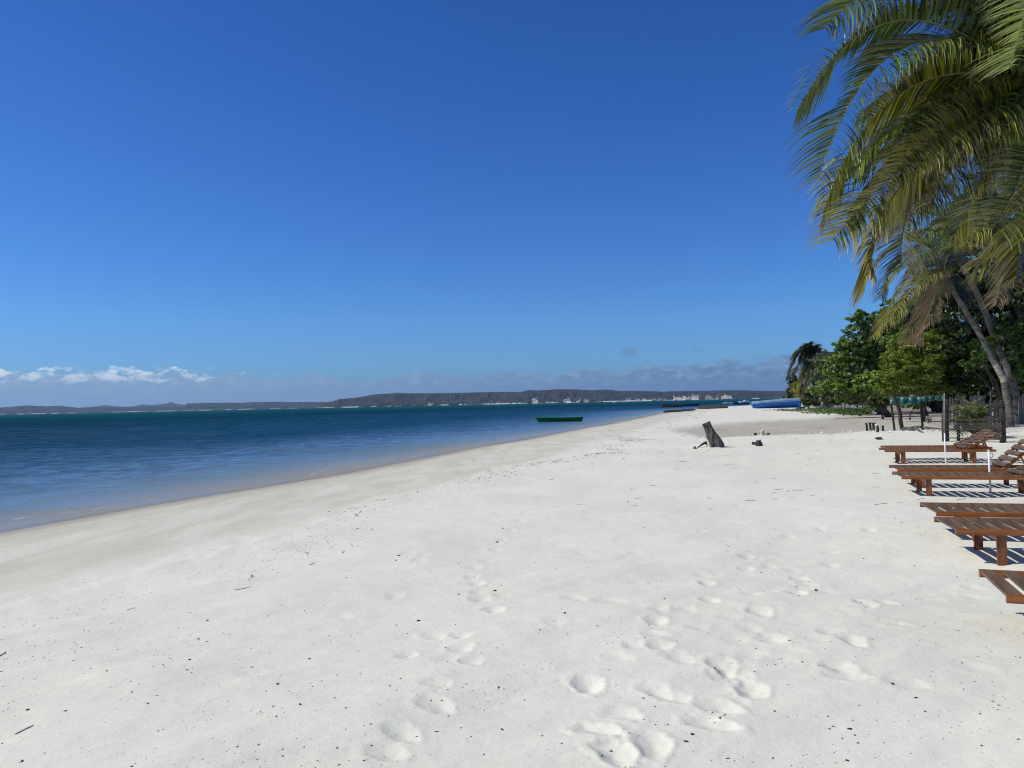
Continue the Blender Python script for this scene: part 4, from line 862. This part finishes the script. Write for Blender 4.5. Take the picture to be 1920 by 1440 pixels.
mb = MB(); mb.tube([(0, 0, -.1), (0, 0, .22)], [.08, .05], 8); mb.obj('trunk', m_thatch, t)
# palisade behind
gq = ga(1820, 796); YR = 31.5; org = Vector((pd(1830, 790, YR).x, YR, gz(pd(1830, 790, YR).x, YR))); t = empty('paling_fence', org); tag(t, 'uneven grey paling fence in the shade behind the pen', 'fence')
rn = random.Random(9)
pal_ = [(1782, 744, 3, 0), (1788, 748, 2, 0), (1794, 738, 5, 1), (1801, 750, 2.5, 0), (1806, 742, 2, 0), (1811, 741, 3, 0), (1816, 752, 2.5, 0), (1820, 742, 3.5, 0), (1824, 744, 4, 0), (1829, 741, 5, 0), (1835, 733, 3, 0), (1840, 742, 8, 0), (1847, 752, 2.5, 0), (1852, 750, 6, 1), (1858, 733, 2.5, 0), (1865, 750, 3, 0), (1870, 748, 3, 0), (1878, 750, 3, 0), (1886, 751, 2.5, 0), (1893, 752, 3, 0), (1778, 752, 3, 0), (1911, 745, 4, 0), (1918, 740, 4, 0)]
for (x, yt, w, kind) in pal_:
    mb = MB(); A = pd(x, 797, YR)-org; B = pd(x+rn.uniform(-1.5, 1.5), yt, YR+rn.uniform(-.1, .1))-org; k = YR/F
    if kind: vs = [A+Vector((-w*k, 0, 0)), A+Vector((w*k, 0, 0)), B+Vector((w*k*.9, 0, 0)), B+Vector((w*k*.2, 0, -.05)), A.lerp(B, .45)+Vector((-w*k*1.2, 0, 0))]; vs += [v+Vector((0, .03, 0)) for v in vs]; mb.add(vs, [(0, 1, 2, 3, 4), (9, 8, 7, 6, 5)]+[(i, i+5, (i+1) % 5+5, (i+1) % 5) for i in range(5)])
    else: mb.bar(A, B, .035, w*k, up=Vector((1, 0, 0)))
    o = mb.obj('paling', m_paling, t)
mb = MB(); mb.bar(pd(1776, 762, YR-.1)-org, pd(1900, 758, YR-.1)-org, .04, .06); mb.obj('rail', m_paling, t)
mb = MB(); mb.bar(pd(1776, 782, YR-.1)-org, pd(1900, 780, YR-.1)-org, .04, .06); mb.obj('rail', m_paling, t)

# ------------------------------------------------------------------ boats
def hull(Ln, B, H, par, m_out, m_in, m_rim, sheer=(.0, .0), bow=.85, stern=.55, keel=.15, stripe=None, rake=.0, open_=True, thick=.04):
    """x along the boat, bow at -x"""
    ns = 25; nk = 7; out = []; inn = []
    for i in range(ns):
        f = i/(ns-1); x = -Ln/2+Ln*f
        hb = B/2*(1-(1-min(1, f/ .45))**2.2*bow)*(1-(max(0, (f-.55)/.45))**2*(1-stern))
        zt = H+sheer[0]*(1-f)**2+sheer[1]*f**2; zk = keel*H*((1-min(1, f/.25))**2+.4*(max(0, (f-.8)/.2))**2)
        for j in range(nk+1):
            a = j/nk; y = hb*math.sin(a*math.pi/2)**.75*(.82+.18*a); z = zk+(zt-zk)*(1-math.cos(a*math.pi/2))**.85
            out.append((x-rake*(1-f)**6*a+rake*.35*f**8*a, y, z))
    def at(i, j, s): x, y, z = out[i*(nk+1)+j]; return (x, s*y, z)
    mb = MB(); st = MB(); 
    for s in (-1, 1):
        vs = [at(i, j, s) for i in range(ns) for j in range(nk+1)]
        fs = [(i*(nk+1)+j, i*(nk+1)+j+1, (i+1)*(nk+1)+j+1, (i+1)*(nk+1)+j) for i in range(ns-1) for j in range(nk)]
        mb.add(vs, fs)
    # ends
    for i in (0, ns-1):
        vs = [at(i, j, -1) for j in range(nk, -1, -1)]+[at(i, j, 1) for j in range(1, nk+1)]
        mb.add(vs, [tuple(range(len(vs)))])
    mb.obj('hull', m_out, par, smooth=False)
    iw = MB()
    for s in (-1, 1):
        vs = []
        for i in range(ns):
            for j in range(nk+1):
                x, y, z = at(i, j, s); vs.append((x*.985, s*max(0, abs(y)-thick), z+thick*(1-j/nk)))
        iw.add(vs, [(i*(nk+1)+j, (i+1)*(nk+1)+j, (i+1)*(nk+1)+j+1, i*(nk+1)+j+1) for i in range(ns-1) for j in range(nk)])
    iw.obj('lining', m_in, par)
    rim = MB()
    for s in (-1, 1): rim.tube([Vector(at(i, nk, s))+Vector((0, 0, .01)) for i in range(ns)], max(.03, thick*.8), 6)
    rim.tube([Vector(at(ns-1, nk, -1)), Vector(at(ns-1, nk, 1))], .03, 6)
    rim.obj('gunwale', m_rim, par, smooth=True)
    if stripe:
        for (z0, z1, ms) in stripe:
            q = MB()
            for s in (-1, 1):
                vs = []
                for i in range(ns):
                    x, y, z = at(i, nk, s); hgt = z
                    for zz in (z1, z0):
                        # follow the hull side a little below the gunwale
                        a = 1-zz; jj = a*nk; j0 = min(nk-1, int(jj)); fr = jj-j0
                        A = Vector(at(i, j0, s)); B_ = Vector(at(i, j0+1, s)); P = A.lerp(B_, fr); vs.append(P+Vector((0, s*.012, 0)))
                q.add(vs, [(2*i, 2*i+1, 2*i+3, 2*i+2) for i in range(ns-1)])
            o = q.obj('stripe', ms, par); md = o.modifiers.new('s', 'SOLIDIFY'); md.thickness = .02; md.offset = 0
    for f in (.3, .5, .7):
        i = int(f*(ns-1)); x, y, z = at(i, nk, 1); q = MB(); q.box((x, 0, z-.12*H-.04), (.22, 2*y-.05, .03)); q.obj('thwart', m_in, par)
def boat(name, x, y, Ln, ang, label, water=True, **k):
    p = pz(x, y, WATER) if water else ga(x, y)
    t = empty(name, (p.x, p.y, p.z-(.08 if water else .02)), ang); tag(t, label, 'boat', k.pop('group', None)); tilt = k.pop('tilt', 0); t.rotation_euler.x = tilt
    hull(Ln, par=t, **k); return t
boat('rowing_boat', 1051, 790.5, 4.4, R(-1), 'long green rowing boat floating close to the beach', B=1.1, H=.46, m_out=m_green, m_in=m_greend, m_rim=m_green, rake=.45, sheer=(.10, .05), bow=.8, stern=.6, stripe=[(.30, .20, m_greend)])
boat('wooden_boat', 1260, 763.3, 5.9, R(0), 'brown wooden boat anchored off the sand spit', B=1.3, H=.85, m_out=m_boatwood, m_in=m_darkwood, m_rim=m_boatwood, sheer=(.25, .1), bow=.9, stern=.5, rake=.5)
boat('wooden_boat', 1294, 761.3, 5.6, R(4), 'low dark boat anchored just right of the brown wooden boat', B=1.2, H=.55, m_out=m_dblue, m_in=m_darkwood, m_rim=m_dblue, sheer=(.1, .15))
boat('wooden_boat', 1390, 758.4, 5.6, R(3), 'long low dark boat at the water edge left of the blue boat', B=1.1, H=.42, m_out=m_darkwood, m_in=m_darkwood, m_rim=m_darkwood, sheer=(.3, .1))
boat('outrigger_canoe', 1336, 766.3, 5.2, R(10), 'old grey canoe pulled up at the tip of the sand', water=False, B=.75, H=.36, m_out=m_boatwood, m_in=m_boatwood, m_rim=m_bark, sheer=(.05, .2))
g = ga(1328, 765); mb = MB(); mb.box((0, 0, .55), (.9, .5, .35), bev=.03); mb.tube([(-.3, 0, 0), (-.3, 0, .5)], .04, 6); mb.tube([(.3, 0, 0), (.3, 0, .5)], .04, 6); tag(mb.obj('box', m_white, None, False, g), 'small white box standing on the grey canoe', 'box')
bb = boat('fishing_boat', 1456, 765, 6.9, R(4), 'blue fishing boat with pale stripes beached beside the trees', water=False, B=2.2, H=1.12, m_out=m_blue, m_in=m_pale, m_rim=m_pale, sheer=(-.22, .12), bow=.7, stern=.85, keel=.05, stripe=[(.12, .03, m_pale), (.21, .165, m_pale)], tilt=R(-8), thick=.06, rake=.3)
mb = MB(); mb.box((3.15, -.55, .45), (.55, .5, .85), bev=.05); mb.obj('stern_box', m_cyan, bb)
mb = MB(); mb.box((1.2, 0, 1.24), (.9, .8, .16), bev=.05); mb.obj('cover', m_white, bb)
def motorboat(x, y, Ln, ang, label, s=1.0, water=True):
    p = pz(x, y, WATER); t = empty('motorboat', (p.x, p.y, p.z-.1), ang); tag(t, label, 'boat')
    hull(Ln, Ln*.32, Ln*.14, t, m_white, m_white, m_white, sheer=(Ln*.06, 0), bow=.95, stern=.8, keel=.3)
    q = MB(); h = Ln*.13; z0 = Ln*.14; q.add([(-Ln*.2, -Ln*.1, z0), (-Ln*.2, Ln*.1, z0), (Ln*.22, Ln*.11, z0), (Ln*.22, -Ln*.11, z0), (-Ln*.08, -Ln*.08, z0+h), (-Ln*.08, Ln*.08, z0+h), (Ln*.18, Ln*.09, z0+h), (Ln*.18, -Ln*.09, z0+h)], [(0, 3, 7, 4), (1, 5, 6, 2), (0, 4, 5, 1), (2, 6, 7, 3), (4, 7, 6, 5), (0, 1, 2, 3)]); q.obj('cabin', m_white, t)
    q = MB(); q.box((Ln*.05, -Ln*.098, z0+h*.55), (Ln*.2, .06, h*.4)); q.obj('window', m_glass, t)
    return t
motorboat(1158, 756.2, 9, R(0), 'white motorboat moored out in the bay before the headland')
motorboat(1398, 756.6, 5.6, R(3), 'white cabin boat just above the long low dark boat by the sand spit')
motorboat(1363, 757.3, 3.2, R(0), 'tiny white dinghy afloat right of the sand spit canoe')
motorboat(1371, 756.9, 2.6, R(0), 'smaller white dinghy next to the tiny white dinghy')
# log pile at the water edge
g = ga(1273, 773.5); t = empty('log_raft', g); tag(t, 'dark raft of rough logs lying at the water edge', 'raft')
rn = random.Random(3)
for i in range(7):
    q = MB(); y = i*.22-.6; q.tube([(-1.9+rn.uniform(-.3, .3), y, .12+rn.uniform(0, .1)), (0, y+rn.uniform(-.1, .1), .18+rn.uniform(0, .12)), (1.9+rn.uniform(-.3, .3), y, .30+rn.uniform(0, .15))], [.12, .11, .08], 7, jit=.1); q.obj('log', m_darkwood if i % 3 else m_bark, t)
for i in range(9):
    q = MB(); x = -1.8+i*.42; q.tube([(x, -.7, .1), (x+.05, -.7, .5+rn.uniform(-.1, .2))], .035, 5); q.obj('peg', m_darkwood, t)

# ------------------------------------------------------------------ hut, fence, tarpaulin, person in the distance
YH = 88.0; o_ = Vector((pd(1600, 758, YH).x, YH, gz(60, YH))); t = empty('beach_shelter', o_); tag(t, 'small brown thatched shelter on posts among the trees', 'shelter')
k = YH/F
for sx_ in (-1, 1):
    for sy_ in (-1, 1):
        q = MB(); q.tube([(sx_*.75, sy_*.6, -.1), (sx_*.72, sy_*.6, 1.3)], .06, 6); q.obj('post', m_paling, t)
q = MB(); q.add([(-1.1, -.9, 1.15), (1.1, -.9, 1.15), (1.1, .9, 1.15), (-1.1, .9, 1.15), (-.7, 0, 1.75), (.7, 0, 1.75)], [(0, 1, 5, 4), (1, 2, 5), (2, 3, 4, 5), (3, 0, 4), (3, 2, 1, 0)]); q.obj('roof', m_thatch, t)
q = MB(); q.box((0, -.62, .62), (1.3, .05, .5)); q.obj('wall', m_rockb, t)
for j in (-.3, .3): q = MB(); q.box((j, -.7, .32), (.18, .05, .3)); q.obj('panel', m_white, t)
o_ = Vector((pd(1570, 756, 100).x, 100, gz(60, 100))); t = empty('rail_fence', o_); tag(t, 'low two rail wooden fence left of the thatched shelter', 'fence')
for i in range(5): q = MB(); q.tube([((i-2)*.5, 0, -.1), ((i-2)*.5, 0, .75)], .04, 6); q.obj('post', m_paling, t)
for z in (.32, .68): q = MB(); q.bar((-1.1, -.05, z), (1.1, -.05, z), .04, .07); q.obj('rail', m_paling, t)
o_ = Vector((pd(1547, 758, 98).x, 98, gz(58, 98))); mb = MB(); mb.blob((0, 0, .55), (.85, .8, 1.0), 6, 14, .2); tag(mb.obj('tarpaulin', m_tarp, None, False, o_), 'grey tarpaulin covered heap left of the standing person', 'tarpaulin')
# flotsam heap right of the blue boat
for i, (x, y, w, h) in enumerate([(1503, 760, 9, 9), (1499, 754, 6, 7)]):
    rock('sack', x, y+3, w, h, ['white sack heap behind the blue boat stern', 'smaller white sack on top left of the heap behind the blue boat'][i], m_shell, 60+i, 'sack', .3)
A, B = ga(1494, 767), ga(1515, 764.5); mb = MB(); mb.tube([(0, 0, .12), (B-A)*.5+Vector((0, 0, .1)), B-A+Vector((0, 0, .2))], [.14, .12, .08], 8, jit=.1); tag(mb.obj('log', m_stump, None, True, A), 'long grey log lying below the blue boat stern', 'log')
pb = Vector((pd(1559.5, 760, 108).x, 108, gz(pd(1559.5, 760, 108).x, 108)))
bm_v = [(0, 0, .82), (0, 0, 1.0), (0, 0, 1.2), (0, -.0, 1.34), (0, 0, 1.42), (0, -.02, 1.52), (0, -.02, 1.60), (-.17, 0, 1.30), (-.24, 0, 1.05), (-.22, -.08, .82), (.17, 0, 1.30), (.23, .02, 1.05), (.22, -.05, .80), (-.09, 0, .78), (-.13, -.08, .42), (-.16, .05, .06), (-.16, -.08, .03), (.09, 0, .78), (.13, .05, .42), (.17, .1, .06), (.17, -.03, .03)]
bm_e = [(0, 1), (1, 2), (2, 3), (3, 4), (4, 5), (5, 6), (3, 7), (7, 8), (8, 9), (3, 10), (10, 11), (11, 12), (0, 13), (13, 14), (14, 15), (15, 16), (0, 17), (17, 18), (18, 19), (19, 20)]
rads = [.13, .12, .14, .10, .05, .085, .07, .06, .045, .035, .06, .045, .035, .09, .06, .042, .035, .09, .06, .042, .035]
me = bpy.data.meshes.new('person'); me.from_pydata(bm_v, bm_e, []); o = bpy.data.objects.new('person', me); COL.objects.link(o); o.location = pb; o.scale = (.92, .92, .92)
md = o.modifiers.new('skin', 'SKIN'); sv = me.skin_vertices[0].data
for i, r_ in enumerate(rads): sv[i].radius = (r_, r_*.85)
sv[0].use_root = True
o.modifiers.new('sub', 'SUBSURF').levels = 1; o.modifiers['sub'].render_levels = 2
m_p, p, out = material('person_clothes')
tcn = N('ShaderNodeTexCoord'); sz_ = N('ShaderNodeSeparateXYZ'); L(tcn.outputs['Object'], sz_.inputs[0])
L(ramp(M('DIVIDE', sz_.outputs[2], 1.7), [(0, (.05, .03, .02)), (.24, (.05, .03, .02)), (.25, (.16, .10, .04)), (.5, (.20, .12, .05)), (.52, (.30, .20, .10)), (.80, (.28, .18, .09)), (.82, (.05, .03, .02)), (.92, (.04, .025, .02)), (.93, (.01, .01, .01))], 'CONSTANT'), p.inputs['Base Color'])
me.materials.append(m_p); tag(o, 'person in brown clothes standing by the low rail fence under the trees', 'person')

# ------------------------------------------------------------------ debris on the sand
def chipmesh(seed, elong=1.6):
    mb = MB(); mb.blob((0, 0, .25), (elong, 1, .55), seed, 7, .35); return mb.mesh('bark_chip', mats=(m_debris,))
CH = [chipmesh(i, 1+.25*i) for i in range(5)]
SPECK = MB(); rn = random.Random(77)
big = [(389,1155),(200,1259),(350,1260),(52,1326),(123,1333),(277,1323),(297,1379),(512,1333),(563,1331),(518,1357),(530,1416),(42,1436),(373,1192),(580,1236),(521,1287),(4,1395),(355,1238),(942,1374),(1017,1389),(1246,1127),(1060,1153),(1341,1263),(1351,1358),(1298,1390),(1286,1404),(1146,1417),(1453,1344),(935,1299),(928,1106),(1593,1373),(1603,1385),(1609,1400),(1556,1372),(1530,1108),(1910,1401),(1841,1408),(1735,1344),(1590,1433),(1674,1290),(1717,1317),(632,1412),(932,1013),(861,1111),(784,1160),(748,1041),(1059,1153),(1013,1188),(697,1405),(742,1049)]
for i, (x, y) in enumerate(big):
    g = ga(x, y); k = g.y/F; s_ = rn.uniform(1.5, 2.7)*k
    # sit on the displaced sand
    j = int(np.argmin((GX-g.x)**2+(GY-g.y)**2)); o = link('bark_chip', CH[i % 5], None, (g.x, g.y, float(Z[j])+.0005)); o.scale = (s_, s_, s_); o.rotation_euler.z = rn.uniform(0, 6.3)
    tag(o, 'small dark bark chip lying on the white sand', 'bark chip', 'dark bark chips scattered over the sand')
fp_idx = np.where((TH > -R(36)) & (TH < R(36)))[0]
NR0 = 7
def zat(x, y):
    r = math.hypot(x, y); th_ = math.atan2(x, y)
    ir = int(np.clip(np.searchsorted(RR, r), 1, len(RR)-1)); it = int(round((math.degrees(th_)+41)/82*599)); it = max(0, min(599, it))
    z0, z1 = Z[(ir-1)*nT+it], Z[ir*nT+it]; f = (r-RR[ir-1])/(RR[ir]-RR[ir-1]); return z0+(z1-z0)*f
def speck(mb, x, y, s_, el_=1.5, h=.5, ang=None):
    a = rn.uniform(0, 6.3) if ang is None else ang; z = zat(x, y)-.15*s_*h
    ca, sa = math.cos(a), math.sin(a); vs = []
    for (u, v, w) in ((-el_, 0, 0), (0, -.8, 0), (el_, rn.uniform(-.3, .3), 0), (rn.uniform(-.3, .3), .8, 0), (rn.uniform(-.3, .3), 0, h*1.6)):
        vs.append((x+(u*ca-v*sa)*s_, y+(u*sa+v*ca)*s_, z+w*s_))
    mb.add(vs, [(0, 1, 4), (1, 2, 4), (2, 3, 4), (3, 0, 4)])
cl = [(rn.uniform(-100, 2020), rn.uniform(960, 1460)) for _ in range(150)]
for i in range(3600):
    if rn.random() < .55:
        c = rn.choice(cl); x, y = c[0]+rn.gauss(0, 34), c[1]+rn.gauss(0, 13)
    else: x, y = rn.uniform(-150, 2050), 1500-620*rn.random()**.8
    if y < 850 or y > 1600: continue
    q = pz(x, y, 0)
    if sdist(np.array([q.x]), np.array([q.y]))[0] < 6.3: continue
    s_ = rn.choice((.0010, .0014, .0014, .002, .002, .003)) if rn.random() > .05 else .0048
    speck(SPECK, q.x, q.y, s_*(1+.07*q.y), rn.uniform(1, 2.4))
tag(SPECK.obj('sand_debris', m_debris), 'tiny dark specks of bark and seeds strewn over the white sand', 'debris', kind='stuff')
WR = MB()
for i in range(5200):
    if rn.random() < .45: Yw = 5+28*rn.random()
    else: Yw = 4+rn.random()**2*110
    xs_ = float(np.interp(Yw, SHORE[2:, 1], SHORE[2:, 0])); line = 6.9+.5*math.sin(Yw*.31)+.3*math.sin(Yw*.9)
    dd = line+abs(rn.gauss(0, .38))*(1.0 if rn.random() < .6 else -.6)+(rn.random() < .12)*rn.uniform(-4.5, 3.0)
    if math.sin(Yw*1.7)+math.sin(Yw*.63+1) < rn.uniform(-2.6, .7): continue
    x = xs_+dd*1.05
    if rn.random() < (.97 if Yw < 16 else .85): speck(WR, x, Yw, rn.uniform(.0018, .0044)*(1+.04*Yw), rn.uniform(1.2, 3.6), .4, R(75)+rn.gauss(0, .5))
    else:
        a = R(72)+rn.gauss(0, .5); ln = rn.uniform(.04, .16)*(1+.02*Yw); z = zat(x, Yw)+.002
        WR.tube([(x, Yw, z), (x+math.cos(a)*ln*.5, Yw+math.sin(a)*ln*.5, z+rn.uniform(.0, .012)), (x+math.cos(a+.3)*ln, Yw+math.sin(a+.3)*ln, z)], rn.uniform(.0015, .003)*(1+.03*Yw), 3)
# scattered twigs and stalks over the middle beach
for i in range(130):
    x = rn.uniform(850, 1900); y = rn.uniform(815, 960) if rn.random() < .7 else rn.uniform(775, 830); q = pz(x, y, 0)
    if sdist(np.array([q.x]), np.array([q.y]))[0] < 5: continue
    a = rn.gauss(.1, .8); ln = rn.uniform(.04, .22); z = zat(q.x, q.y)+.004
    WR.tube([(q.x, q.y, z), (q.x+math.cos(a)*ln, q.y+math.sin(a)*ln, z+rn.uniform(.0, .02))], rn.uniform(.0012, .0026)*(1+.03*q.y), 3)
tag(WR.obj('wrack_line', m_weed), 'line of dry seaweed and twigs left along the upper beach', 'seaweed', kind='stuff')
SHB = MB()
for i in range(700):
    x, y = rn.uniform(-50, 1950), rn.uniform(900, 1440); q = pz(x, y, 0)
    if sdist(np.array([q.x]), np.array([q.y]))[0] < 6: continue
    speck(SHB, q.x, q.y, rn.uniform(.0015, .0035)*(1+.05*q.y), 1.2, .6)
tag(SHB.obj('shell_grit', m_shell), 'tiny white shell bits in the sand', 'shell grit', kind='stuff')
# a few longer twigs
for i, (x0, y0, x1, y1, lab) in enumerate([(608, 1007, 617, 1018, 'short upright twig on the sand left of centre, the left one of two'), (656, 1018, 662, 1024, 'short upright twig on the sand left of centre, the right one of two'), (1340, 871, 1385, 868, 'long thin twig lying on the sand below the stump'), (1698, 898, 1708, 909, 'pale grass stalk on the sand left of the loungers'), (28, 1376, 63, 1360, 'forked dry twig near the lower left corner')]):
    A, B = ga(x0, y0), ga(x1, y1); A.z = zat(A.x, A.y); B.z = zat(B.x, B.y); mb = MB(); mb.tube([(0, 0, .001), (B-A)*.5+Vector((0, 0, .003)), B-A+Vector((0, 0, .001))], .0020*(1+.03*A.y), 5); tag(mb.obj('twig', m_weed, None, False, A), lab, 'twig')
# ------------------------------------------------------------------ haze
m_h = bpy.data.materials.new('haze_air'); m_h.use_nodes = True; nt = m_h.node_tree; nt.nodes.clear()
out = N('ShaderNodeOutputMaterial'); pv = N('ShaderNodeVolumePrincipled'); pv.inputs['Density'].default_value = .000045; pv.inputs['Color'].default_value = (.48, .70, 1, 1); pv.inputs['Anisotropy'].default_value = .2
L(pv.outputs[0], out.inputs['Volume'])
mb = MB(); mb.box((0, 0, 140), (34000, 34000, 310)); o = mb.obj('haze', m_h); tag(o, kind='stuff', label='thin blue haze over the bay');
